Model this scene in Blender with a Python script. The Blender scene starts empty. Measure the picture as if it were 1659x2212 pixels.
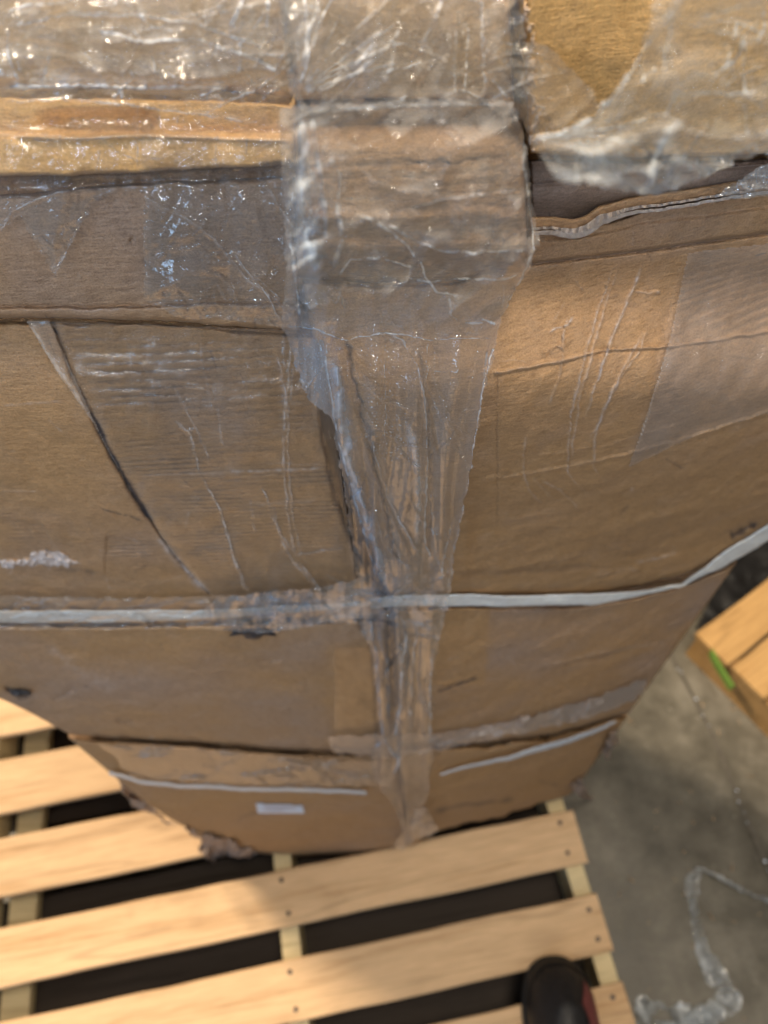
import bpy, math, random
import numpy as np
from mathutils import Matrix, Vector
random.seed(7)
rng = np.random.RandomState(7)
C = bpy.context.scene.collection
sc = bpy.context.scene

# ------------------------------------------------------------------ camera
PW, PH, FPX = 1659.0, 2212.0, 1600.0          # measuring grid of the photograph
NX, NY = 886.0, 2205.0                        # where straight-down lands
DECK = 0.27                                   # top of the pallet above the floor
CAMH = 1.75 + DECK
dn = np.array([(NX-PW/2)/FPX, -(NY-PH/2)/FPX, -1.0]); dn /= np.linalg.norm(dn)
Zc = -dn; Yc = np.array([0, 0, -1.0]); Yc = Yc - Zc*Yc.dot(Zc); Yc /= np.linalg.norm(Yc)
Xc = np.cross(Yc, Zc)
ROT = np.stack([Xc, Yc, Zc])
cam_d = bpy.data.cameras.new('camera'); cam = bpy.data.objects.new('camera', cam_d); C.objects.link(cam)
M = Matrix([list(ROT[0])+[0], list(ROT[1])+[0], list(ROT[2])+[CAMH], [0, 0, 0, 1]])
cam.matrix_world = M
cam_d.sensor_fit = 'VERTICAL'; cam_d.sensor_height = 36.0; cam_d.lens = FPX/PH*36.0
cam_d.clip_start = 0.02; cam_d.clip_end = 60
cam_d.dof.use_dof = True; cam_d.dof.focus_distance = 0.40; cam_d.dof.aperture_fstop = 6.0
sc.camera = cam

# ------------------------------------------------------------------ light
w = bpy.data.worlds.new('World'); sc.world = w; w.use_nodes = True
bg = w.node_tree.nodes['Background']; bg.inputs[0].default_value = (1.0, 0.88, 0.74, 1); bg.inputs[1].default_value = 0.055

def area(name, loc, target, sx, sy, power, col):
    l = bpy.data.lights.new(name, 'AREA'); l.shape = 'RECTANGLE'; l.size = sx; l.size_y = sy
    l.energy = power; l.color = col
    o = bpy.data.objects.new(name, l); C.objects.link(o); o.location = loc
    d = Vector(target)-Vector(loc); o.rotation_euler = d.to_track_quat('-Z', 'Y').to_euler()
    return o
area('ceiling_or_added_lamp', (-3.1, 2.7, 5.2), (-0.6, 0.2, 0.2), 0.9, 0.9, 560, (1.0, 0.80, 0.56))      # warm, behind left of the stack
area('ceiling_or_added_lamp', (2.6, -2.4, 5.2), (0.3, 0.2, 0.3), 0.6, 0.6, 8, (1.0, 0.86, 0.66))        # warm, behind right
area('ceiling_or_added_lamp', (0.3, 1.0, 5.6), (0.0, 0.0, 1.0), 2.2, 0.6, 60, (1.0, 0.88, 0.72))
area('door_or_glint_lamp', (-3.3, -2.6, 2.1), (0.0, 0.3, 1.6), 0.9, 1.7, 36, (0.40, 0.67, 1.0))
area('door_or_glint_lamp', (-1.6, -4.2, 1.9), (0.0, 0.3, 1.6), 0.10, 0.26, 6, (0.50, 0.70, 1.0))  # small cool lamp added for film glints, not a door
area('door_or_glint_lamp', (0.8, -4.8, 2.6), (0.0, 0.3, 1.6), 0.18, 0.09, 5, (0.62, 0.78, 1.0))  # another cool glint lamp, added behind the camera
area('ceiling_or_added_lamp', (3.2, -3.2, 2.9), (0.0, 0.3, 1.6), 0.08, 0.14, 3, (1.0, 0.88, 0.70))  # tiny warm lamp added for glints from the right
area('ceiling_or_added_lamp', (-1.2, -3.0, 3.4), (0.0, 0.3, 1.6), 0.12, 0.08, 4, (1.0, 0.90, 0.76))  # tiny warm lamp added for glints from the left
area('ceiling_or_added_lamp', (0.5, 0.02, 4.6), (0.3, 0.0, 0.3), 0.7, 0.7, 80, (1.0, 0.86, 0.68))  # steep overhead lamp added to brighten the pallet boards
for k in range(9):                                  # small far lamps added in an arc to make film glints
    a_ = math.radians(-62+15.5*k); area('ceiling_or_added_lamp', (4.5*math.sin(a_), -4.5*math.cos(a_), (1.7, 2.9, 2.2, 3.8, 2.5, 3.3, 1.9)[k % 7]), (0.0, 0.3, 1.6), 0.065, 0.11, 1.15, ((0.55, 0.74, 1.0), (0.62, 0.80, 1.0), (1.0, 0.93, 0.80))[k % 3])
lr = random.Random(5)
for k in range(16):                                 # small lamps added close in front for glints and falloff down the wall
    x = -1.35+k*0.165+lr.uniform(-.06, .06); y = (-0.42, -0.62, -0.85, -1.05)[k % 4]+lr.uniform(-.05, .05); z = (2.32, 2.40, 2.46, 2.52)[k % 4]+0.12*(k % 3)
    area('ceiling_or_added_lamp', (x, y, z), (0.0, 0.3, 1.85), 0.03, 0.055, 1.02*(1.25-0.62*k/15), ((0.56, 0.75, 1.0), (1.0, 0.86, 0.66), (1.0, 0.80, 0.56))[0 if k % 2 == 0 else (1 if k < 8 else 2)])

sc.view_settings.view_transform = 'Standard'; sc.view_settings.look = 'None'
sc.view_settings.exposure = 0.0; sc.view_settings.gamma = 1.0
sc.render.engine = 'CYCLES'
sc.cycles.use_denoising = True
sc.cycles.transparent_max_bounces = 24; sc.cycles.max_bounces = 8
sc.cycles.sample_clamp_indirect = 3.0
sc.cycles.caustics_reflective = False; sc.cycles.caustics_refractive = False

# ------------------------------------------------------------------ numpy helpers
class Noise:
    def __init__(s, seed, n=256):
        s.n = n; s.t = np.random.RandomState(seed).rand(n, n)*2-1
    def __call__(s, x, y):
        xi = np.floor(x).astype(int); yi = np.floor(y).astype(int)
        fx = x-xi; fy = y-yi
        fx = fx*fx*fx*(fx*(fx*6-15)+10); fy = fy*fy*fy*(fy*(fy*6-15)+10)
        n = s.n; a = s.t[xi % n, yi % n]; b = s.t[(xi+1) % n, yi % n]
        c = s.t[xi % n, (yi+1) % n]; d = s.t[(xi+1) % n, (yi+1) % n]
        return (a*(1-fx)+b*fx)*(1-fy)+(c*(1-fx)+d*fx)*fy
NZ = [Noise(k) for k in range(12)]
def fbm(x, y, k=0, o=4, g=0.5):
    r = 0; a = 1; t = 0
    for i in range(o):
        r = r+a*NZ[(k+i) % 12](x*2**i+17.3*i, y*2**i-9.1*i); t += a; a *= g
    return r/t*1.6
def ridged(x, y, k=0, o=3, g=0.55):
    r = 0; a = 1; t = 0
    for i in range(o):
        r = r+a*(1-np.abs(NZ[(k+i) % 12](x*2**i+5.3*i, y*2**i+3.1*i))*2.2).clip(-1, 1); t += a; a *= g
    return r/t
def crumple(px, py, lam, slope, seed, n=5, ang=None, spread=90):
    """flat facets meeting in sharp creases, as in crushed film"""
    rr = np.random.RandomState(seed*7+1); h = 0
    wx = px+lam*0.5*fbm(px/(lam*2.2), py/(lam*2.2), seed % 12, 2); wy = py+lam*0.5*fbm(px/(lam*2.2), py/(lam*2.2), (seed+5) % 12, 2)
    for i in range(n):
        a = math.radians(rr.uniform(0, 180) if ang is None else ang+rr.uniform(-spread, spread)); l = lam*rr.uniform(0.6, 1.8)
        u = (wx*math.cos(a)+wy*math.sin(a))/l+rr.rand()*9; t = np.sqrt(((u % 1)*2-1)**2+0.012)
        h = h+t*slope*0.00025*l*rr.uniform(0.5, 1.0)
    return h/1.6
def sstep(a, b, x):
    t = ((x-a)/(b-a)).clip(0, 1); return t*t*(3-2*t)
def polydist(px, py, pts):
    """distance to a polyline, position along it 0..1"""
    pts = np.array(pts, float); L = np.hypot(*(pts[1:]-pts[:-1]).T); cum = np.concatenate([[0], np.cumsum(L)])
    best = np.full(px.shape, 1e9); tt = np.zeros(px.shape)
    for i in range(len(L)):
        a = pts[i]; d = pts[i+1]-a
        t = (((px-a[0])*d[0]+(py-a[1])*d[1])/(L[i]**2+1e-9)).clip(0, 1)
        q = np.hypot(px-a[0]-t*d[0], py-a[1]-t*d[1])
        m = q < best; best = np.where(m, q, best); tt = np.where(m, (cum[i]+t*L[i])/cum[-1], tt)
    return best, tt
def inpoly(px, py, poly):
    poly = np.array(poly, float); ins = np.zeros(px.shape, bool); j = len(poly)-1
    for i in range(len(poly)):
        xi, yi = poly[i]; xj, yj = poly[j]
        c = ((yi > py) != (yj > py)) & (px < (xj-xi)*(py-yi)/(yj-yi+1e-12)+xi)
        ins ^= c; j = i
    return ins
def sdf(px, py, poly):
    d, _ = polydist(px, py, list(poly)+[poly[0]])
    return np.where(inpoly(px, py, poly), d, -d)

# the wrapped stack's face: distance Y in front of the camera as a function of X and height
def wall(X, z):
    a = np.maximum(X-0.05, 0); b = np.maximum(-X-0.1, 0)
    y = 0.335+0.20*a+0.20*a*a+0.06*b*b
    y = y-0.022*sstep(0.3, 1.7, CAMH-z)
    return y
def rays(px, py):
    c = np.stack([(px-PW/2)/FPX, -(py-PH/2)/FPX, -np.ones_like(px)], -1)
    return c @ ROT.T
def hit(px, py, h=0.0):
    """measured point -> place on the face, h metres proud of it"""
    px = np.asarray(px, float); py = np.asarray(py, float)
    r = rays(px, py); t = np.full(px.shape, 0.335)/np.maximum(r[..., 1], 0.05)
    for _ in range(14):
        X = r[..., 0]*t; z = CAMH+r[..., 2]*t
        t = 0.5*t+0.5*(wall(X, z)-h)/np.maximum(r[..., 1], 0.05)
    p = r*t[..., None]; p[..., 2] += CAMH
    return p
def flat(px, py, z):
    """measured point -> place on the horizontal plane at height z"""
    r = rays(np.asarray(px, float), np.asarray(py, float)); t = (z-CAMH)/r[..., 2]
    p = r*t[..., None]; p[..., 2] += CAMH
    return p

# ------------------------------------------------------------------ scene graph helpers
def link(o, parent=None):
    C.objects.link(o)
    if parent is not None: o.parent = parent
    return o
def tag(o, label=None, cat=None, group=None, kind=None):
    if label: o['label'] = label
    if cat: o['category'] = cat
    if group: o['group'] = group
    if kind: o['kind'] = kind
    return o
def thing(name, label, cat, loc=(0, 0, 0), group=None):
    o = bpy.data.objects.new(name, None); o.location = loc; o.empty_display_size = 0.05
    link(o); return tag(o, label, cat, group)
def mesh(name, V, F, mat, parent=None, smooth=True, attrs=None):
    me = bpy.data.meshes.new(name)
    V = np.asarray(V, np.float32)
    if parent is not None: V = V-np.array(parent.location, np.float32)
    if isinstance(F, np.ndarray):
        nf = len(F); k = F.shape[1]
        me.vertices.add(len(V)); me.vertices.foreach_set('co', V.ravel())
        me.loops.add(nf*k); me.loops.foreach_set('vertex_index', F.astype(np.int32).ravel())
        me.polygons.add(nf); me.polygons.foreach_set('loop_start', np.arange(0, nf*k, k, dtype=np.int32))
        me.update(calc_edges=True)
    else:
        me.from_pydata([tuple(v) for v in V], [], F)
    me.polygons.foreach_set('use_smooth', np.full(len(me.polygons), smooth))
    if attrs is not None:
        a = me.color_attributes.new('wear_shade', 'FLOAT_COLOR', 'POINT')
        col = np.ones((len(V), 4), np.float32); col[:, :attrs.shape[1]] = attrs
        a.data.foreach_set('color', col.ravel())
    me.materials.append(mat); me.update()
    o = bpy.data.objects.new(name, me); link(o, parent); return o
def gridfaces(nu, nv, mask=None):
    i, j = np.meshgrid(np.arange(nv-1), np.arange(nu-1), indexing='ij')
    a = i*nu+j
    F = np.stack([a, a+nu, a+nu+1, a+1], -1)
    if mask is not None:
        k = mask[:-1, :-1] & mask[1:, :-1] & mask[:-1, 1:] & mask[1:, 1:]
        F = F[k]
    return F.reshape(-1, 4)
def compact(V, F, A=None):
    u, inv = np.unique(F, return_inverse=True)
    return V[u], inv.reshape(F.shape), (A[u] if A is not None else None)
def tube(pts, rad, seg=8, close=True):
    pts = np.array(pts, float); n = len(pts); rad = np.broadcast_to(rad, (n,))
    t = np.gradient(pts, axis=0); t /= np.linalg.norm(t, axis=1)[:, None]+1e-9
    V = []
    up = np.array([0.0, 0, 1]) if abs(t[0][2]) < 0.9 else np.array([0.0, 1, 0])
    for i in range(n):
        s = np.cross(t[i], up); s /= np.linalg.norm(s)+1e-9; u = np.cross(s, t[i])
        for k in range(seg):
            a = 2*math.pi*k/seg; V.append(pts[i]+rad[i]*(math.cos(a)*s+math.sin(a)*u))
    F = [(i*seg+k, i*seg+(k+1) % seg, (i+1)*seg+(k+1) % seg, (i+1)*seg+k) for i in range(n-1) for k in range(seg)]
    if close: F += [tuple(range(seg))[::-1], tuple((n-1)*seg+k for k in range(seg))]
    return V, F
def resample(pts, n, wob=0.0, k=3):
    pts = np.array(pts, float); L = np.hypot(*(pts[1:, :2]-pts[:-1, :2]).T); c = np.concatenate([[0], np.cumsum(L)])
    t = np.linspace(0, c[-1], n); out = np.stack([np.interp(t, c, pts[:, i]) for i in range(pts.shape[1])], -1)
    if n > 8:                                     # soften the corners
        for _ in range(3): out[1:-1] = (out[:-2]+2*out[1:-1]+out[2:])/4
    if wob: out[:, 0] += wob*fbm(t/40, t*0+k, k, 3); out[:, 1] += wob*fbm(t/40, t*0+k+9, k+1, 3)
    return out

# ------------------------------------------------------------------ materials
def newmat(name):
    m = bpy.data.materials.new(name); m.use_nodes = True; n = m.node_tree.nodes; n.clear()
    return m, n, m.node_tree.links
def N(n, t, **kw):
    x = n.new(t)
    for k, v in kw.items():
        if k == 'ins':
            for i, val in v.items(): x.inputs[i].default_value = val
        else: setattr(x, k, v)
    return x
def noise(n, l, coord, scale, detail=5, rough=0.6, mapscale=None):
    t = N(n, 'ShaderNodeTexNoise', ins={'Scale': scale, 'Detail': detail, 'Roughness': rough})
    if mapscale:
        mp = N(n, 'ShaderNodeMapping'); mp.inputs['Scale'].default_value = mapscale
        l.new(coord, mp.inputs[0]); l.new(mp.outputs[0], t.inputs['Vector'])
    else: l.new(coord, t.inputs['Vector'])
    return t.outputs['Fac']
def ramp(n, l, fac, stops):
    r = N(n, 'ShaderNodeValToRGB'); e = r.color_ramp.elements
    while len(e) < len(stops): e.new(0.5)
    for x, (p, c) in zip(e, stops): x.position = p; x.color = c if len(c) == 4 else (*c, 1)
    l.new(fac, r.inputs[0]); return r.outputs[0]
def mixc(n, l, fac, a, b, mode='MIX'):
    m = N(n, 'ShaderNodeMix', data_type='RGBA', blend_type=mode)
    for s, v in ((0, fac), (6, a), (7, b)):
        if hasattr(v, 'links'): l.new(v, m.inputs[s])
        else: m.inputs[s].default_value = v if s == 0 else ((*v, 1) if len(v) == 3 else v)
    return m.outputs[2]
def mathn(n, l, op, a, b=0.0, clamp=False):
    m = N(n, 'ShaderNodeMath', operation=op, use_clamp=clamp)
    for i, v in enumerate((a, b)):
        if hasattr(v, 'links'): l.new(v, m.inputs[i])
        else: m.inputs[i].default_value = v
    return m.outputs[0]

def cardboard(name, base=(0.38, 0.247, 0.15), warm=(0.42, 0.258, 0.125), cool=(0.33, 0.255, 0.22), rough=0.62, coat=0.0):
    m, n, l = newmat(name)
    g = N(n, 'ShaderNodeNewGeometry').outputs['Position']
    at = N(n, 'ShaderNodeAttribute', attribute_name='wear_shade'); sep = N(n, 'ShaderNodeSeparateColor'); l.new(at.outputs['Color'], sep.inputs[0])
    grime_shade, scuff, tone = sep.outputs  # first channel holds dirt and painted gap shade
    big = noise(n, l, g, 6, 4); mid = noise(n, l, g, 34, 5, 0.62); fib = noise(n, l, g, 260, 4, 0.7, (0.6, 0.6, 3.0)); fine = noise(n, l, g, 900, 3, 0.7)
    t = mathn(n, l, 'ADD', mathn(n, l, 'MULTIPLY', big, 0.9), mathn(n, l, 'MULTIPLY', mid, 0.5))
    c = mixc(n, l, ramp(n, l, t, [(0.50, (0, 0, 0)), (0.92, (1, 1, 1))]), base, warm)
    c = mixc(n, l, ramp(n, l, tone, [(0.5, (0, 0, 0)), (1.0, (1, 1, 1))]), c, warm)
    c = mixc(n, l, ramp(n, l, tone, [(0.0, (1, 1, 1)), (0.5, (0, 0, 0))]), c, cool)
    c = mixc(n, l, 1.0, c, ramp(n, l, fib, [(0.28, (0.70, 0.67, 0.65)), (0.5, (1, 1, 1)), (0.74, (1.2, 1.18, 1.15))]), 'MULTIPLY')
    c = mixc(n, l, 1.0, c, ramp(n, l, fine, [(0.32, (0.78, 0.77, 0.76)), (0.68, (1.18, 1.18, 1.18))]), 'MULTIPLY')
    sp = ramp(n, l, noise(n, l, g, 420, 2, 0.5), [(0.70, (0, 0, 0)), (0.76, (1, 1, 1))])
    c = mixc(n, l, mathn(n, l, 'MULTIPLY', sp, 0.35), c, (0.12, 0.09, 0.07))
    gr = mathn(n, l, 'MULTIPLY', grime_shade, mathn(n, l, 'ADD', mathn(n, l, 'MULTIPLY', noise(n, l, g, 150, 5, 0.75), 1.3), 0.30), True)
    c = mixc(n, l, gr, c, (0.035, 0.035, 0.045))
    sf = mathn(n, l, 'MULTIPLY', scuff, mathn(n, l, 'ADD', mathn(n, l, 'MULTIPLY', noise(n, l, g, 300, 4, 0.7), 1.5), 0.1), True)
    c = mixc(n, l, sf, c, (0.60, 0.55, 0.55))
    b = N(n, 'ShaderNodeBsdfPrincipled', ins={'Roughness': rough, 'Specular IOR Level': 0.35, 'Coat Weight': coat, 'Coat Roughness': 0.28})
    l.new(c, b.inputs['Base Color'])
    bh = mathn(n, l, 'ADD', mathn(n, l, 'MULTIPLY', fib, 0.7), mathn(n, l, 'MULTIPLY', fine, 0.5))
    bh = mathn(n, l, 'ADD', bh, mathn(n, l, 'MULTIPLY', mid, 1.4))
    bp = N(n, 'ShaderNodeBump', ins={'Strength': 0.8, 'Distance': 0.0016}); l.new(bh, bp.inputs['Height']); l.new(bp.outputs[0], b.inputs['Normal'])
    o = N(n, 'ShaderNodeOutputMaterial'); l.new(b.outputs[0], o.inputs[0]); return m

def film(name, milk=0.05, *args, f0=0.015, **kw):
    return film_(name, f0, milk, *args, **kw)
def film_(name, f0, milk=0.05, rough=0.10, tint=(0.96, 0.965, 0.95), gl=1.5, mcol=(0.86, 0.86, 0.82), bump=0.6, crackle=90):
    """clear stretch film: see-through, glossy, milky where layers lie double and where highlights are painted"""
    m, n, l = newmat(name)
    g = N(n, 'ShaderNodeNewGeometry').outputs['Position']
    at = N(n, 'ShaderNodeAttribute', attribute_name='wear_shade'); sep = N(n, 'ShaderNodeSeparateColor'); l.new(at.outputs['Color'], sep.inputs[0])
    mk, dust, tn = sep.outputs
    fine = noise(n, l, g, 500, 4, 0.7); cr = noise(n, l, g, crackle, 6, 0.72); big = noise(n, l, g, 22, 4)
    bh = mathn(n, l, 'ADD', mathn(n, l, 'MULTIPLY', fine, 0.15), cr)
    bp = N(n, 'ShaderNodeBump', ins={'Strength': bump, 'Distance': 0.0013}); l.new(bh, bp.inputs['Height'])
    tr = N(n, 'ShaderNodeBsdfTransparent', ins={'Color': (*tint, 1)})
    go = N(n, 'ShaderNodeBsdfGlossy', ins={'Color': (1, 1, 1, 1), 'Roughness': rough}); l.new(bp.outputs[0], go.inputs['Normal'])
    fr = N(n, 'ShaderNodeFresnel', ins={'IOR': 1.42})
    f = mathn(n, l, 'MINIMUM', mathn(n, l, 'ADD', mathn(n, l, 'MULTIPLY', fr.outputs[0], gl), f0+0.025), 0.36)
    m1 = N(n, 'ShaderNodeMixShader'); l.new(f, m1.inputs[0]); l.new(tr.outputs[0], m1.inputs[1]); l.new(go.outputs[0], m1.inputs[2])
    mc = mixc(n, l, tn, mcol, (0.42, 0.56, 0.76))  # tint colour paints a blue reflection into the milk
    di = N(n, 'ShaderNodeBsdfDiffuse'); tl = N(n, 'ShaderNodeBsdfTranslucent')
    l.new(mc, di.inputs[0]); l.new(mc, tl.inputs[0]); l.new(bp.outputs[0], di.inputs['Normal'])
    m2 = N(n, 'ShaderNodeMixShader', ins={0: 0.15}); l.new(di.outputs[0], m2.inputs[1]); l.new(tl.outputs[0], m2.inputs[2])
    k = mathn(n, l, 'ADD', mathn(n, l, 'MULTIPLY', mk, mathn(n, l, 'ADD', mathn(n, l, 'MULTIPLY', cr, 0.7), 0.65)), mathn(n, l, 'MULTIPLY', big, milk*2))
    sp = ramp(n, l, noise(n, l, g, 700, 2, 0.5), [(0.63, (0, 0, 0)), (0.70, (1, 1, 1))])
    k = mathn(n, l, 'ADD', k, mathn(n, l, 'MULTIPLY', sp, dust), True)
    m3 = N(n, 'ShaderNodeMixShader'); l.new(k, m3.inputs[0]); l.new(m1.outputs[0], m3.inputs[1]); l.new(m2.outputs[0], m3.inputs[2])
    o = N(n, 'ShaderNodeOutputMaterial'); l.new(m3.outputs[0], o.inputs[0]); return m

def wood(name, a=(0.58, 0.40, 0.235), b=(0.44, 0.275, 0.14), ang=0.0):
    m, n, l = newmat(name)
    tc = N(n, 'ShaderNodeTexCoord').outputs['Object']; oi = N(n, 'ShaderNodeObjectInfo')
    mp = N(n, 'ShaderNodeMapping'); l.new(tc, mp.inputs[0])
    cb = N(n, 'ShaderNodeCombineXYZ'); l.new(mathn(n, l, 'MULTIPLY', oi.outputs['Random'], 31.0), cb.inputs[1]); l.new(mathn(n, l, 'MULTIPLY', oi.outputs['Random'], 9.0), cb.inputs[0])
    l.new(cb.outputs[0], mp.inputs['Location']); g = mp.outputs[0]
    gr = noise(n, l, g, 16, 6, 0.65, (0.35, 9, 3)); wv = noise(n, l, g, 5, 4, 0.55, (0.5, 5, 2)); fn = noise(n, l, g, 120, 3, 0.6, (0.15, 3, 3))
    t = mathn(n, l, 'ADD', mathn(n, l, 'MULTIPLY', gr, 0.45), mathn(n, l, 'MULTIPLY', wv, 0.6))
    c = ramp(n, l, t, [(0.36, b), (0.50, a), (0.62, tuple(min(1, v*1.12) for v in a)), (0.70, tuple(v*0.85 for v in a))])
    c = mixc(n, l, 1.0, c, ramp(n, l, fn, [(0.3, (0.86, 0.84, 0.82)), (0.65, (1.06, 1.06, 1.06))]), 'MULTIPLY')
    sh = mathn(n, l, 'ADD', mathn(n, l, 'MULTIPLY', oi.outputs['Random'], 0.22), 0.88)
    hv = N(n, 'ShaderNodeHueSaturation'); l.new(c, hv.inputs['Color']); l.new(sh, hv.inputs['Value'])
    st = ramp(n, l, noise(n, l, g, 3.5, 5, 0.6), [(0.58, (0, 0, 0)), (0.75, (1, 1, 1))])
    c2 = mixc(n, l, mathn(n, l, 'MULTIPLY', st, 0.5), hv.outputs[0], tuple(v*0.6 for v in b))
    ck = noise(n, l, g, 2.2, 3, 0.5, (0.28, 4.5, 1))
    kk = 0
    cl = ramp(n, l, ck, [(0.488, (0, 0, 0)), (0.497, (1, 1, 1)), (0.503, (1, 1, 1)), (0.514, (0, 0, 0))])
    c2 = mixc(n, l, mathn(n, l, 'MULTIPLY', cl, 0.3), c2, tuple(v*0.45 for v in b))
    vo = N(n, 'ShaderNodeTexVoronoi', ins={'Scale': 3.2}); mpv = N(n, 'ShaderNodeMapping'); mpv.inputs['Scale'].default_value = (0.7, 1.3, 1); l.new(g, mpv.inputs[0]); l.new(mpv.outputs[0], vo.inputs['Vector'])
    kn = ramp(n, l, mathn(n, l, 'ADD', vo.outputs['Distance'], mathn(n, l, 'MULTIPLY', fn, 0.03)), [(0.045, (1, 1, 1)), (0.08, (0.35, 0.35, 0.35)), (0.17, (0, 0, 0))])
    c2 = mixc(n, l, mathn(n, l, 'MULTIPLY', kn, 0.7), c2, tuple(v*0.35 for v in b))
    bs = N(n, 'ShaderNodeBsdfPrincipled', ins={'Roughness': 0.68, 'Specular IOR Level': 0.25}); l.new(c2, bs.inputs['Base Color'])
    bp = N(n, 'ShaderNodeBump', ins={'Strength': 0.5, 'Distance': 0.002}); l.new(mathn(n, l, 'ADD', gr, fn), bp.inputs['Height']); l.new(bp.outputs[0], bs.inputs['Normal'])
    o = N(n, 'ShaderNodeOutputMaterial'); l.new(bs.outputs[0], o.inputs[0]); return m
def plain(name, col, rough=0.6, metal=0.0, scale=60, var=0.25, bumpd=0.0008, spec=0.4):
    m, n, l = newmat(name); g = N(n, 'ShaderNodeTexCoord').outputs['Object']
    nz = noise(n, l, g, scale, 5, 0.65)
    c = ramp(n, l, nz, [(0.3, tuple(v*(1-var) for v in col)), (0.7, tuple(min(1, v*(1+var)) for v in col))])
    b = N(n, 'ShaderNodeBsdfPrincipled', ins={'Roughness': rough, 'Metallic': metal, 'Specular IOR Level': spec}); l.new(c, b.inputs['Base Color'])
    bp = N(n, 'ShaderNodeBump', ins={'Strength': 0.5, 'Distance': bumpd}); l.new(nz, bp.inputs['Height']); l.new(bp.outputs[0], b.inputs['Normal'])
    o = N(n, 'ShaderNodeOutputMaterial'); l.new(b.outputs[0], o.inputs[0]); return m
def concrete():
    m, n, l = newmat('concrete'); g = N(n, 'ShaderNodeNewGeometry').outputs['Position']
    a = noise(n, l, g, 2.2, 5, 0.6); b_ = noise(n, l, g, 14, 6, 0.7); d = noise(n, l, g, 160, 4, 0.7)
    t = mathn(n, l, 'ADD', mathn(n, l, 'MULTIPLY', a, 0.6), mathn(n, l, 'MULTIPLY', b_, 0.4))
    c = ramp(n, l, t, [(0.38, (0.06, 0.054, 0.042)), (0.50, (0.115, 0.105, 0.083)), (0.62, (0.20, 0.186, 0.153))])
    c = mixc(n, l, 1.0, c, ramp(n, l, d, [(0.3, (0.8, 0.8, 0.8)), (0.7, (1.1, 1.1, 1.1))]), 'MULTIPLY')
    sp = ramp(n, l, noise(n, l, g, 45, 2, 0.5), [(0.72, (0, 0, 0)), (0.77, (1, 1, 1))])
    c = mixc(n, l, mathn(n, l, 'MULTIPLY', sp, 0.4), c, (0.5, 0.48, 0.42))
    r = ramp(n, l, b_, [(0.3, (0.32, 0.32, 0.32)), (0.7, (0.55, 0.55, 0.55))])
    bs = N(n, 'ShaderNodeBsdfPrincipled', ins={'Specular IOR Level': 0.45}); l.new(c, bs.inputs['Base Color']); l.new(r, bs.inputs['Roughness'])
    bp = N(n, 'ShaderNodeBump', ins={'Strength': 0.3, 'Distance': 0.002}); l.new(b_, bp.inputs['Height']); l.new(bp.outputs[0], bs.inputs['Normal'])
    o = N(n, 'ShaderNodeOutputMaterial'); l.new(bs.outputs[0], o.inputs[0]); return m

M_card = cardboard('kraft_cardboard')
M_card_warm = cardboard('bright_kraft_cardboard', (0.64, 0.40, 0.18), (0.68, 0.41, 0.15), (0.46, 0.32, 0.20))
M_card_pale = cardboard('pale_kraft_cardboard', (0.46, 0.33, 0.20), (0.50, 0.33, 0.17), (0.40, 0.31, 0.23))
M_inner = cardboard('torn_paper', (0.50, 0.40, 0.31), (0.50, 0.36, 0.23), (0.46, 0.40, 0.36), 0.85)
M_tape = film('packing_tape', 0.012, 0.16, (0.99, 0.98, 0.97), 1.0, (0.84, 0.76, 0.70), 0.25, 60, f0=0.0)
M_film = film('stretch_film', 0.05, 0.11, (0.985, 0.985, 0.975), 1.9, (0.84, 0.88, 0.95), 0.35, 60)
M_film_tight = film('tight_stretch_film', 0.03, 0.22, (0.985, 0.985, 0.98), 1.2, (0.80, 0.76, 0.76), 0.5, 110, f0=0.03)
M_film_thick = film('doubled_stretch_film', 0.05, 0.10, (0.97, 0.975, 0.96), 2.2, (0.82, 0.89, 0.97), 0.35, 50, f0=0.08)
M_strap = plain('white_strap_plastic', (0.66, 0.68, 0.68), 0.45, 0, 90, 0.12)
M_label = plain('white_label_paper', (0.64, 0.76, 0.95), 0.5, 0, 120, 0.06)
M_print = plain('grey_label_print', (0.42, 0.36, 0.42), 0.5, 0, 120, 0.1)
M_wood = wood('new_pine'); M_wood_b = wood('pale_pine', (0.60, 0.50, 0.30), (0.46, 0.36, 0.20))
M_wood_o = wood('orange_pine', (0.47, 0.29, 0.12), (0.34, 0.19, 0.07)); M_wood_d = wood('gap_shade_wood', (0.035, 0.026, 0.02), (0.018, 0.013, 0.01))  # the last wood is near black, gap shade put into its colour
M_nail = plain('dark_nail', (0.06, 0.05, 0.05), 0.5, 0.6); M_green = plain('green_paint', (0.12, 0.22, 0.035), 0.5)
M_black = plain('black_leather', (0.012, 0.012, 0.014), 0.5, 0, 90, 0.4, 0.0015); M_red = plain('red_rubber', (0.16, 0.045, 0.045), 0.55)
M_sole = plain('black_rubber', (0.014, 0.013, 0.013), 0.7); M_debris = plain('dark_plastic_debris', (0.03, 0.032, 0.04), 0.35, 0, 200, 0.6, 0.002)
M_conc = concrete(); M_joint = plain('joint_filler', (0.10, 0.09, 0.075), 0.8)

# ------------------------------------------------------------------ marks, creases, scuffs and painted gap shade of the faces
# (points, half width, height mm, grime, scuff, taper); the dark channel also paints gap shade
S = []
def st(pts, wd, hmm=0.0, gr=0.0, sc_=0.0, tp=1, wob=2.0): S.append((pts, wd, hmm, gr, sc_, tp, wob))
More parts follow.
